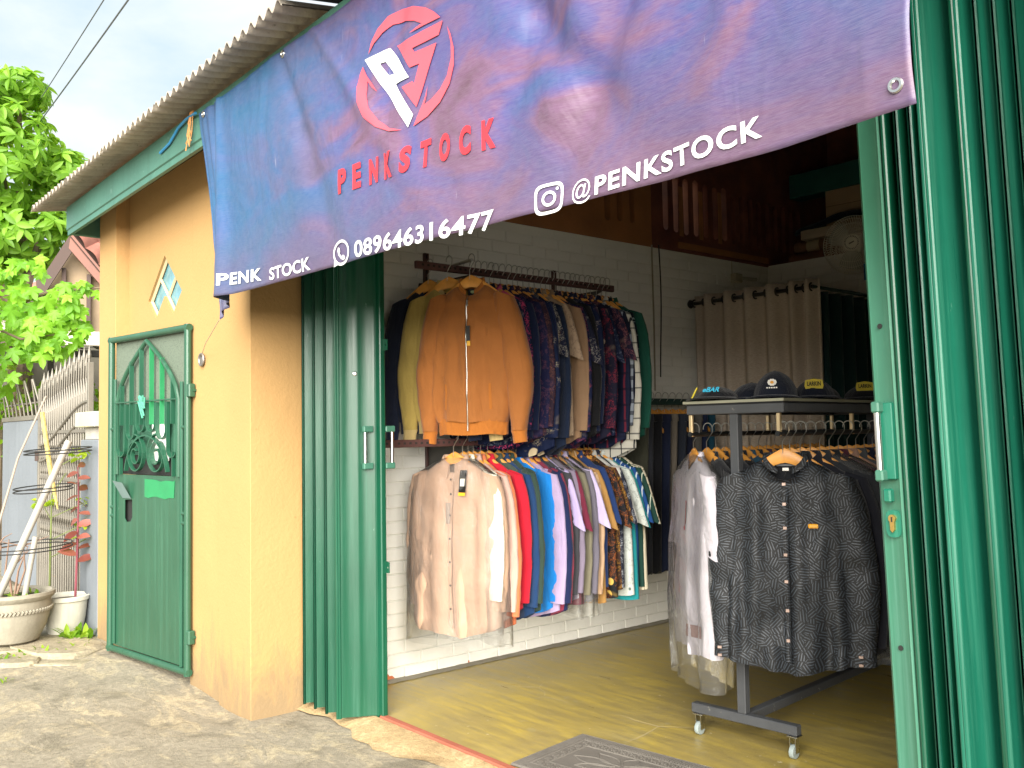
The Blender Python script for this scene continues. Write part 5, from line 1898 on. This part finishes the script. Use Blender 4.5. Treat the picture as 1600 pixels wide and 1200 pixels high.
# ------------------------------------------------------------ neighbour's side
M_GREYP = mat('grey_wall_paint', '6f757b', .7, var=.08, vs=2, bump=.4, bs=30, streak=.2)
M_GATE = mat('silver_gate_paint', '736e64', .5, .2, var=.15, wear=.2, wearc=lin('7a6a58'))
gp = empty('gate_pillar', (-2.80, -.30, 0), 0, 'grey gate pillar with stepped cap beside the yellow wall', 'pillar')
MB().bbox(-.19, .19, -.15, .15, -.08, 1.24, .006).build('shaft', M_GREYP, gp)
MB().bbox(-.16, .16, -.13, .13, 1.241, 1.32, .004).build('neck', mat('pillar_neck', 'a8a49a', .8, var=.2, bump=.5), gp)
MB().bbox(-.22, .20, -.18, .18, 1.321, 1.42, .006).build('cap', mat('pillar_cap', '9ba3a6', .7, var=.15, c2='b8ae86'), gp)

gt = empty('iron_gate', (-4.30, -.38, 0), 0, 'silver wrought iron gate with spear tops and wavy bands', 'gate')
GW = 1.27


def gtop(x):
    s = x / GW
    return 1.62 + .12 * (3 * s * s - 2 * s ** 3)


nb_ = 22
for i in range(nb_):
    x = .03 + (GW - .06) * i / (nb_ - 1)
    zt = gtop(x) + (.05 if i % 2 else 0)
    pb_ = MB().tube([(x, 0, .07), (x, 0, zt)], .0075, 6)
    pb_.tube([(x, 0, zt), (x, 0, zt + .02), (x, 0, zt + .09)], [.012, .014, .001], 6)
    pb_.build('bar', M_GATE, gt)
for z in (.10, .52, .96, 1.30):
    MB().bbox(0, GW, -.012, .012, z - .012, z + .012, .002).build('cross_rail', M_GATE, gt)
for z in (.56, .99):
    for i in range(nb_ - 1):
        x = .03 + (GW - .06) * (i + .5) / (nb_ - 1)
        MB().tube([(x + .018 * math.sin(k / 12 * 4 * PI), -.008, z + .21 * k / 12) for k in range(13)], .0055, 5).build('wavy_bar', M_GATE, gt)
for dz in (-.30, -.42):
    MB().tube([(GW * k / 20, -.010, 1.50 + dz + .30 * (3 * (k / 20) ** 2 - 2 * (k / 20) ** 3)) for k in range(21)], .011, 6).build('curved_rail', M_GATE, gt)
for i in range(nb_ - 1):
    x = .03 + (GW - .06) * (i + .5) / (nb_ - 1)
    zt = gtop(x)
    MB().tube([(x, -.006, zt - .30), (x + .02, -.006, zt - .18), (x - .02, -.006, zt - .08), (x, -.006, zt + .06)], .005, 5).build('spear_scroll', M_GATE, gt)
for x in (0, GW):
    MB().bbox(x - .018, x + .018, -.018, .018, .0, gtop(x) + .02, .003).build('stile', M_GATE, gt)
MB().bbox(-.05, .02, -.03, -.018, 1.08, 1.16, .003).build('latch', mat('rusty_latch', '4a3a34', .7), gt)

sp = empty('panel_gate', (-5.60, -.36, 0), 0, 'solid grey steel gate leaf with white spiked rail on top', 'gate')
MB().bbox(0, 1.26, -.015, .015, .06, 1.40, .004).build('panel', M_GREYP, sp)
MB().bbox(-.02, 1.28, -.022, .022, 1.401, 1.44, .004).build('top_rail', M_GATE, sp)
for i in range(10):
    x = .05 + .13 * i
    lean = .05 * (-1 if i % 2 else 1)
    MB().tube([(x, 0, 1.44), (x, -.01, 1.52), (x + lean, -.05, 1.72)], .007, 5).build('spike', M_GATE, sp)
MB().tube([(0, 0, 1.54), (1.26, 0, 1.54)], .008, 6).build('spike_rail', M_GATE, sp)

# neighbour house: carport, gable with clay tiles
nh = empty('neighbour_house', (-6.0, .28, 0), R(75), 'neighbour house with clay tile gable and dark carport roof behind the gate', 'house')
M_DWOOD = mat('dark_brown_board', '4a3a34', .7, var=.2)
M_BARGE = mat('brown_barge', '7d5448', .6, var=.15)
MB().box(-1.6, 1.2, 1.6, 1.75, 0, 2.3).build('wall', mat('dark_house_wall', '5c584e', .8, var=.2), nh)  # plain wall with a dark base colour
MB().prism([(0, 3.23), (-.62, 2.12), (-.54, 2.06), (.02, 3.07)], .05, Matrix.Translation((0, -.05, 0))).build('barge_board', M_DWOOD, nh)
MB().prism([(0, 3.23), (.50, 2.60), (.46, 2.50), (-.02, 3.08)], .05, Matrix.Translation((0, -.06, 0))).build('barge_board', M_BARGE, nh)
MB().prism([(0, 3.10), (-.45, 2.30), (.60, 2.30), (.46, 2.55)], .02, Matrix.Translation((0, .10, 0))).build('soffit', mat('tan_soffit', '8d7a62', .8, var=.2), nh)
for k in range(3):
    MB().bbox(-.30 + .22 * k, -.26 + .22 * k, .02, .09, 2.3, 2.95 - .05 * k, .004).build('soffit_batten', M_DWOOD, nh)
# tile slope: rows run along the barge board
uax = Vector((.50, 0, -.63)).normalized()
vax = Vector((.62, .62, .48)).normalized()
nax = uax.cross(vax).normalized()
if nax.y > 0:
    nax = -nax
TL = mat('clay_roof_tile', '8f5d50', .8, var=.25, vs=9, bump=.5, bs=40)
tile = MB()
g_ = []
for j in range(4):
    row = []
    for i in range(9):
        t = i / 8
        row.append((-.10 + .20 * t, -.04 * math.sin(PI * t) - .012 * (3 - j) / 3, .22 * j / 3))
    g_.append(row)
tile.sheet(g_)
tm = tile.mesh('tile', True, 80)
tm.materials.append(TL)
mw = Matrix((uax, -nax, vax)).transposed().to_4x4()
for r_i in range(6):
    for c_i in range(8):
        p = Vector((-.02, -.08, 3.22)) + uax * (.10 + .19 * c_i) + vax * (.02 + .19 * r_i) + nax * .01
        o = link('tile', tm, nh)
        o.matrix_local = Matrix.Translation(p) @ mw
        o.rotation_euler.rotate_axis('Y', rnd.uniform(-.03, .03))
tb = MB().sheet([[Vector((-.02, -.07, 3.20)) + uax * (1.7 * i) + vax * (1.2 * j) for i in range(2)] for j in range(2)]).build('tile_underlay', M_DWOOD, nh)
# carport roof
cpz = 2.05
g2 = []
for j in range(2):
    g2.append([(-.95 + 1.9 * i / 60, -.95 + 1.9 * j, cpz + .16 * j + .014 * math.sin(i * 1.25)) for i in range(61)])
cp = MB().sheet(g2).build('carport_roof', mat('aged_carport_sheet', '5f5b52', .7, var=.2), nh, True, angle=80)
cp.modifiers.new('t', 'SOLIDIFY').thickness = .006
for y in (-.93, -.3, .4):
    MB().bbox(-.95, .95, y - .02, y + .02, cpz - .09 + .08 * (y + .95), cpz - .03 + .08 * (y + .95), .003).build('carport_beam', mat('black_brown_steel', '2a2422', .6), nh)
for x in (-.15, .9):
    MB().bbox(x - .025, x + .025, -.955, -.905, 0, cpz - .05, .003).build('carport_post', mat('black_brown_steel', '2a2422', .6), nh)

dh = empty('far_house', (-12.5, .9, -.25), R(75), 'far house with red roof and white eave behind the mango tree', 'house')
MB().box(-1.2, 1.6, .3, 2.8, 0, 3.4).build('wall', mat('far_house_wall', 'c8c2b4', .8), dh)
MB().prism([(-1.5, 3.45), (1.9, 3.45), (1.9, 3.65), (-1.5, 3.6)], .12, Matrix.Translation((0, .05, 0))).build('eave', mat('white_eave', 'd8d6d0', .6), dh)
MB().sheet([[(-1.6 + 3.6 * i / 40, .0 + 1.6 * j / 12, 3.62 + .6 * j / 12 + .03 * math.sin(i * 1.6) - .02 * (j % 2)) for i in range(41)] for j in range(13)]).build('roof', mat('far_red_roof', 'b06a5c', .8, var=.25, vs=14), dh)

# ------------------------------------------------------------ leaves
def leaf_mat(name, c, c2, trans=.45):
    b = NB(name)
    oi = b.n('ShaderNodeObjectInfo')
    gi = b.n('ShaderNodeNewGeometry')
    f = b.math('FRACT', b.math('ADD', oi.outputs['Random'], gi.outputs['Random Per Island']))
    cc = b.ramp(f, [(0, lin(c)), (1, lin(c2))])
    b.set(Base_Color=cc, Roughness=.45, Specular_IOR_Level=.35)
    t = b.n('ShaderNodeBsdfTranslucent')
    b.put(t.inputs[0], b.mix(.6, cc, lin('a8d020')))
    m_ = b.n('ShaderNodeMixShader', i_Fac=trans)
    b.put(m_.inputs[1], b.b.outputs[0])
    b.put(m_.inputs[2], t.outputs[0])
    b.put(b.t.nodes['Material Output'].inputs['Surface'], m_.outputs[0])
    return b.m


M_MANGO = leaf_mat('mango_leaf', '648f2c', '97c648', .55)
M_VINE = leaf_mat('vine_leaf', '5c9226', '93c93c', .5)
M_BUSH = leaf_mat('bush_leaf', '4f7f1e', '9ab83a', .5)
M_RED = leaf_mat('red_leaf', '6a2c2e', '9c5650', .3)
M_BARK = mat('bark', '6a5c4a', .9, var=.3, bump=.8, bs=40)
M_STEM = mat('green_stem', '6e7a44', .7)


def lance(L, wd, fold=.25, droop=.2):
    """lanceolate leaf lying along +x"""
    vs = []
    N = 5
    for i in range(N + 1):
        t = i / N
        hw = wd * math.sin(PI * min(1, .04 + t * .96)) ** .8
        zc = -droop * L * t * t
        vs += [(L * t, -hw, zc + fold * hw), (L * t, 0, zc), (L * t, hw, zc + fold * hw)]
    fs = []
    for i in range(N):
        a = i * 3
        fs += [(a, a + 1, a + 4, a + 3), (a + 1, a + 2, a + 5, a + 4)]
    return vs, fs


def lobed(R0):
    """palmate five-lobed leaf, stem at the origin, tip along +x"""
    pts = []
    lobes = [(-118, .55), (-62, .82), (0, 1.0), (62, .82), (118, .55)]
    for i, (a, r) in enumerate(lobes):
        for da, k in ((-22, .62), (-11, .80), (-5, .86), (0, 1.0), (6, .85), (12, .78), (22, .62)):
            pts.append((R0 * r * k * math.cos(R(a + da)), R0 * r * k * math.sin(R(a + da))))
        if i < 4:
            pts.append((R0 * .45 * math.cos(R(a + 31)), R0 * .45 * math.sin(R(a + 31))))
    pts = [(x + R0 * .25, y) for x, y in pts]
    pts.append((0, 0))
    vs = [(R0 * .3, 0, 0)] + [(x, y, -.25 * (x * x + y * y) / R0 + .12 * R0 * math.sin(6 * math.atan2(y, x - R0 * .25)) * .5) for x, y in pts]
    n = len(pts)
    return vs, [(0, 1 + i, 1 + (i + 1) % n) for i in range(n)]


def mesh_of(vs, fs, name, m):
    me = bpy.data.meshes.new(name)
    me.from_pydata(vs, [], fs)
    for p in me.polygons:
        p.use_smooth = True
    me.materials.append(m)
    return me


# mango tree
mt = empty('mango_tree', (-7.35, .1, 0), 0, 'bright green mango tree behind the gate at the left edge', 'tree')
lr = random.Random(11)
tk = MB().tube([(0, 0, -.1), (.05, .02, 1.2), (-.02, .05, 2.4), (.05, 0, 3.4)], [.16, .13, .11, .07], 10)
tk.build('trunk', M_BARK, mt, True)
LV = [mesh_of(*lance(.16, .029, .3, .15 + .15 * k), 'leaf', M_MANGO) for k in range(3)]
tips = []
lobes_ = [((0, -.15, 4.2), (.7, .62, .72)), ((.14, .42, 4.12), (.4, .36, .28)), ((.05, .0, 5.0), (.35, .34, .22)), ((-.1, -.8, 4.3), (.7, .7, 1.0)), ((.0, .1, 3.45), (.6, .5, .40)), ((-.1, -.5, 3.2), (.6, .6, .5))]
for (c, rad) in lobes_:
    n = int(330 * rad[0] * rad[1] * rad[2] ** .5 * 1.5) + 14
    for _ in range(n):
        while True:
            d = Vector((lr.uniform(-1, 1), lr.uniform(-1, 1), lr.uniform(-1, 1)))
            if .35 < d.length < 1:
                break
        d = d.normalized() * (d.length ** .5)
        tips.append((Vector(c) + Vector((d.x * rad[0], d.y * rad[1], d.z * rad[2])), d))
for c, rad in lobes_:
    MB().tube([(.03, .02, 2.6), (c[0] * .5, c[1] * .5, (c[2] + 2.7) / 2), c], [.06, .04, .02], 6).build('limb', M_BARK, mt, True)
singles = 0
cm = MB()
allv = []
for p, d in tips:
    base = lr.uniform(0, 6.28)
    q = (d + Vector((0, 0, .35))).to_track_quat('Z', 'Y')
    nl_ = lr.randint(7, 10)
    for k in range(nl_):
        a = base + 2 * PI * k / nl_ + lr.uniform(-.3, .3)
        M_ = Matrix.Translation(p) @ q.to_matrix().to_4x4() @ Matrix.Rotation(a, 4, 'Z') @ Matrix.Rotation(R(lr.uniform(-25, 45)), 4, 'Y') @ Matrix.Rotation(R(lr.uniform(-30, 30)), 4, 'X') @ Matrix.Scale(lr.uniform(.75, 1.15), 4)
        wp = p + Vector((-7.35, .1, 0))
        allv.append(((wp - CAM).length, M_))
allv.sort(key=lambda t: t[0])
for i, (dd, M_) in enumerate(allv):
    if i < 290:
        o = link('leaf', LV[i % 3], mt)
        o.matrix_local = M_
    else:
        vs, fs = lance(.16, .029, .3, .25)
        cm.add([M_ @ Vector(v) for v in vs], fs)
me = bpy.data.meshes.new('crown')
me.from_pydata(cm.v, [], cm.f)
me.materials.append(M_MANGO)
tag(link('crown', me, mt), kind='stuff')

# vine with lobed leaves hanging over the gate
vn = empty('grape_vine', (-4.62, -.25, 0), R(75), 'vine with large lobed leaves hanging over the neighbour gate', 'vine')
MB().tube([(-.9, .25, 0), (-.85, .2, 1.4), (-.5, .1, 2.2), (.0, 0, 2.45), (.38, .0, 2.5)], [.022, .02, .017, .012, .007], 7).build('stem', M_BARK, vn, True)
MB().tube([(-.5, .1, 2.2), (-.2, -.05, 2.05), (.1, -.08, 2.1)], [.012, .009, .005], 6).build('stem', M_BARK, vn, True)
LB = [mesh_of(*lobed(.105), 'leaf', M_VINE), mesh_of(*lobed(.085), 'leaf', M_VINE)]
clus = [((.05, 0, 2.36), (.27, .22, .15), 42), ((.02, .0, 2.16), (.30, .22, .14), 48), ((-.02, .0, 2.00), (.22, .2, .09), 22), ((-.34, 0, 2.42), (.22, .25, .28), 40), ((-.38, 0, 2.08), (.22, .25, .22), 38), ((.24, 0, 2.50), (.16, .15, .07), 18), ((-.40, .1, 1.80), (.2, .3, .15), 18), ((-.18, 0, 2.64), (.16, .2, .12), 16)]
for (c, rad, n) in clus:
    for _ in range(n):
        while True:
            d = Vector((lr.uniform(-1, 1), lr.uniform(-1, 1), lr.uniform(-1, 1)))
            if d.length < 1:
                break
        p = Vector((c[0] + d.x * rad[0], c[1] + d.y * rad[1], c[2] + d.z * rad[2]))
        o = link('leaf', LB[lr.randrange(2)], vn)
        nrm = Vector((lr.uniform(-.5, .5), -1, lr.uniform(.0, .9))).normalized()
        down = Vector((lr.uniform(-.7, .7), -.2, -1))
        down = (down - nrm * down.dot(nrm)).normalized()
        yx = nrm.cross(down)
        s = lr.uniform(.7, 1.2)
        o.matrix_local = Matrix.Translation(p) @ Matrix((down, yx, nrm)).transposed().to_4x4() @ Matrix.Scale(s, 4)
# shrubs behind the gate
for si, (loc, rad, n, lab, c) in enumerate((((-7.2, -.1, 1.55), (.75, .8, .55), 520, 'yellow green shrub growing behind the solid grey gate', M_BUSH), ((-6.6, .75, 1.45), (.55, .6, .5), 360, 'leafy green shrub growing behind the iron gate', M_BUSH))):
    sb = empty('shrub', (loc[0], loc[1], 0), 0, lab, 'shrub', 'shrubs behind the gates')
    MB().tube([(0, 0, 0), (.03, .02, .8), (0, .05, loc[2])], [.04, .03, .015], 6).build('stem', M_BARK, sb, True)
    cm = MB()
    for _ in range(n):
        d = Vector((lr.gauss(0, .45), lr.gauss(0, .45), lr.gauss(0, .45)))
        p = Vector((d.x * rad[0], d.y * rad[1], loc[2] + d.z * rad[2]))
        vs, fs = lobed(.06) if lr.random() < .5 else lance(.12, .03)
        M_ = Matrix.Translation(p) @ Euler((lr.uniform(0, 6.28), lr.uniform(-1, 1), lr.uniform(0, 6.28))).to_matrix().to_4x4()
        cm.add([M_ @ Vector(v) for v in vs], fs)
    me = bpy.data.meshes.new('crown')
    me.from_pydata(cm.v, [], cm.f)
    me.materials.append(c)
    tag(link('crown', me, sb), kind='stuff')

# ------------------------------------------------------------ pots
M_CLAY = mat('cement_pot', '8d8778', .85, var=.18, vs=4, bump=.5, bs=40, streak=.35)
M_WPOT = mat('white_cement_pot', 'b9b6a8', .8, var=.15, vs=4, bump=.4, bs=40, streak=.5)
M_SOIL = mat('soil', '4a4034', .95, var=.4, bump=.9, bs=30)
pz = .035
p1_ = empty('plant_pot', (-2.735, -.90, pz), 0, 'large bowl-shaped cement pot with rope moulding at the left edge', 'plant pot')
MB().lathe([(.12, 0), (.145, .012), (.185, .09), (.205, .17), (.205, .185), (.212, .20), (.209, .25), (.225, .262), (.235, .28), (.232, .297), (.215, .30), (.200, .285), (.196, .255)], 40, cap=True).build('bowl', M_CLAY, p1_, True)
rope = MB()
for k in range(64):
    a = 2 * PI * k / 64
    rope.tube([(.211 * math.cos(a), .211 * math.sin(a), .185), (.217 * math.cos(a + .06), .217 * math.sin(a + .06), .205)], .0075, 5)
rope.build('rope_moulding', M_CLAY, p1_, True)
MB().lathe([(.001, .266), (.10, .268), (.199, .262)], 24, cap=False).build('soil', M_SOIL, p1_)
rv = Vector((.26, .966, 0))      # rightward as seen from the street


def P1(a, z, dpt=0.):
    return rv * a + Vector((-.966, .26, 0)) * dpt + Vector((0, 0, z))


po = MB().tube([P1(-.09, .24), P1(.30, 1.20)], .021, 14)
o = po.build('pipe_stake', mat('white_pvc', '98958c', .45, var=.06, streak=.2), None, True, (-2.735, -.90, pz))
tag(o, 'thick white plastic pipe leaning in the large bowl pot', 'pipe')
o = MB().tube([P1(.06, .24), P1(.12, .62)], .017, 12).build('pipe_stake', mat('white_pvc', '98958c', .45), None, True, (-2.735, -.90, pz))
tag(o, 'short white plastic pipe standing in the large bowl pot', 'pipe')
o = MB().tube([P1(.24, .78), P1(.215, .92), P1(.19, 1.08), P1(.15, 1.38)], [.004, .013, .014, .013], 8).build('bamboo_stake', mat('mottled_bamboo', 'b0a060', .7, var=.4, vs=60), None, True, (-2.735, -.90, pz))
tag(o, 'mottled bamboo stake standing behind the white pipe', 'stake')
o = MB().tube([P1(-.14, .25), P1(-.10, .62), P1(.02, 1.1), P1(.17, 1.48)], [.009, .008, .007, .006], 7).build('cane_stake', mat('grey_cane', '8f8478', .7), None, True, (-2.735, -.90, pz))
tag(o, 'thin grey cane bending right above the large bowl pot', 'stake')
for (a, z, r, lab) in ((.24, 1.13, .19, 'top'), (.16, .90, .165, 'middle'), (.08, .55, .245, 'lowest')):
    t = MB()
    for dz in (0, .02):
        t.tube([tuple(P1(a + r * math.cos(2 * PI * k / 32), z + dz + .012 * math.sin(2 * PI * k / 32 + 1), r * .9 * math.sin(2 * PI * k / 32))) for k in range(32)], .0038, 6, closed=True)
    o = t.build('wire_ring', mat('black_wire', '2e2e2e', .5, .3), None, True, (-2.735, -.90, pz))
    tag(o, f'{lab} black wire plant ring around the stakes of the bowl pot', 'wire ring', 'wire plant rings')
tw = MB()
for k in range(6):
    a0 = lr.uniform(-.12, .02)
    tw.tube([P1(a0, .26), P1(a0 - .05 + lr.uniform(-.05, .1), .42), P1(a0 + lr.uniform(-.12, .16), .50 + lr.uniform(0, .14)), P1(a0 + lr.uniform(-.2, .2), .55 + lr.uniform(0, .1))], [.008, .006, .004, .002], 5)
tag(tw.build('dead_branch', mat('dead_twig', '7a6252', .85), None, True, (-2.735, -.90, pz)), 'dry brown twigs growing out of the large bowl pot', 'twigs')


def tuft(loc, n, h, m, label, spread=.08, sm=False):
    e = empty('weed_tuft', loc, 0, label, 'weed', 'small weeds on the pavement')
    t = MB()
    for _ in range(n):
        a = lr.uniform(0, 6.28)
        r = spread * lr.random() ** .5
        vs, fs = lance(h * lr.uniform(.5, 1.1), h * .16, .2, .5)
        M_ = Matrix.Translation((r * math.cos(a), r * math.sin(a), 0)) @ Matrix.Rotation(lr.uniform(0, 6.28), 4, 'Z') @ Matrix.Rotation(R(-lr.uniform(25, 85)), 4, 'Y')
        t.add([M_ @ Vector(v) for v in vs], fs)
    t.build('blades', m, e)
    return e


p2_ = empty('plant_pot', (-2.84, -.575, .02), 0, 'whitish round cement pot holding a red-leaved seedling by the wall', 'plant pot')
MB().lathe([(.085, 0), (.10, .008), (.118, .10), (.126, .17), (.130, .205), (.142, .212), (.144, .235), (.134, .24), (.122, .225), (.12, .20)], 36).build('bowl', M_WPOT, p2_, True)
MB().lathe([(.001, .212), (.123, .210)], 24, cap=False).build('soil', M_SOIL, p2_)
sd_ = empty('red_seedling', (-2.815, -.545, .23), R(75), 'slender seedling with dark red leaves in the whitish pot', 'plant')
MB().tube([(.02, 0, 0), (.03, 0, .3), (.035, 0, .62), (.03, 0, .84)], [.008, .007, .005, .003], 7).build('stem', mat('red_stem', '7a3a44', .6), sd_, True)
RLf = mesh_of(*lance(.12, .030, .25, .2), 'leaf', M_RED)
for k in range(17):
    z = .24 + .60 * k / 16
    s = -1 if k % 2 else 1
    o = link('leaf', RLf, sd_, (.03, 0, z))
    o.rotation_euler = Euler((R(lr.uniform(20, 70)) * s, R(lr.uniform(-25, 30)), R((0 if s > 0 else 180) + lr.uniform(-55, 55))))
    o.scale = [1.0 - .35 * k / 16] * 3
sg = empty('green_seedling', (-2.875, -.60, .23), R(75), 'thin seedling with yellow green leaf sprays in the whitish pot', 'plant')
MB().tube([(-.06, 0, 0), (-.055, 0, .35), (-.05, 0, .66), (.03, 0, .80)], [.007, .006, .005, .003], 6).build('stem', M_STEM, sg, True)
GLf = mesh_of(*lance(.05, .016, .2, .2), 'leaf', leaf_mat('lime_leaf', '8fae28', 'c3d63c', .5))
for (cx, cz, n) in ((-.10, .60, 16), (.12, .92, 18), (.17, .62, 9), (.16, .48, 9), (.15, .37, 8)):
    MB().tube([(-.05, 0, cz - .10), (cx, 0, cz)], .003, 5).build('twig', M_STEM, sg)
    for _ in range(n):
        o = link('leaf', GLf, sg, (cx + lr.uniform(-.05, .05), lr.uniform(-.05, .05), cz + lr.uniform(-.035, .035)))
        o.rotation_euler = (lr.uniform(-.8, .8), lr.uniform(-.6, .6), lr.uniform(0, 6.28))
tuft((-2.735, -.88, pz + .262), 34, .06, M_BUSH, 'low green weeds growing in the large bowl pot', .14)
tuft((-2.64, -.56, .01), 46, .11, M_BUSH, 'green weed tuft at the foot of the whitish pot', .09)
tuft((-2.42, -.68, .0), 60, .06, M_BUSH, 'low grass patch on the stones near the green door', .16)
tuft((-2.42, -.98, -.01), 40, .06, M_BUSH, 'bright weed patch between the flat stones', .10)
tuft((-1.98, -1.12, -.02), 16, .035, M_BUSH, 'tiny weed at the lower edge of the flat stones', .05)

# flat stones below the pots
M_SLAB = concrete('mossy_slab', '948b78', 'aaa08a', '68684e', 'c2b595')
slabs = [((-2.55, -.72), .42, .22, .05, 12, 'broad cracked stone slab in front of the whitish pot'), ((-2.80, -.98), .34, .20, .045, 20, 'flat stone slab under the large bowl pot'), ((-2.42, -1.02), .26, .13, .035, 30, 'small flat stone below the bowl pot'), ((-2.62, -1.22), .25, .14, .04, 10, 'mossy stone slab at the lower left edge'), ((-2.20, -.80), .22, .10, .02, 40, 'thin stone flake beside the grass patch')]
for (c, a, bq, h, rot_, lab) in slabs:
    n = 18
    ring = [(a * (1 + .16 * noise.noise(Vector((math.cos(t) * 2, math.sin(t) * 2, c[0] * 5)))) * math.cos(t), bq * (1 + .2 * noise.noise(Vector((math.cos(t) * 2, math.sin(t) * 2, c[1] * 7)))) * math.sin(t)) for t in [2 * PI * k / n for k in range(n)]]
    rings = [[Vector((x, y, -.06)) for x, y in ring], [Vector((x, y, h * .7)) for x, y in ring], [Vector((x * .95, y * .94, h + .006 * noise.noise(Vector((x * 9, y * 9, 0))))) for x, y in ring], [Vector((x * .4, y * .4, h + .008 * noise.noise(Vector((x * 7, y * 7, 3))))) for x, y in ring]]
    o = MB().loft(rings).build('stone_slab', M_SLAB, None, True, (c[0], c[1], -.02), (0, 0, R(rot_)), 40)
    tag(o, lab, 'stone', 'flat stones by the pots')

# overhead wires
for k, (a, c, lab) in enumerate((((-2.506, -.315, 4.075), (-11.95, .85, 5.261), 'lower overhead cable crossing the sky by the mango tree'), ((-3.121, -.284, 4.313), (-13.045, 1.067, 5.785), 'upper overhead cable crossing the sky by the mango tree'))):
    a, c = Vector(a), Vector(c)
    pts = []
    for i in range(25):
        t = -.55 + 2.2 * i / 24
        p = a + (c - a) * t
        pts.append(p + Vector((0, 0, -.10 * t * (1 - t))))
    o = MB().tube(pts, .006 if k == 0 else .0045, 6).build('overhead_cable', mat('grey_cable', '5f6468', .5), None, True)
    tag(o, lab, 'cable', 'overhead cables')
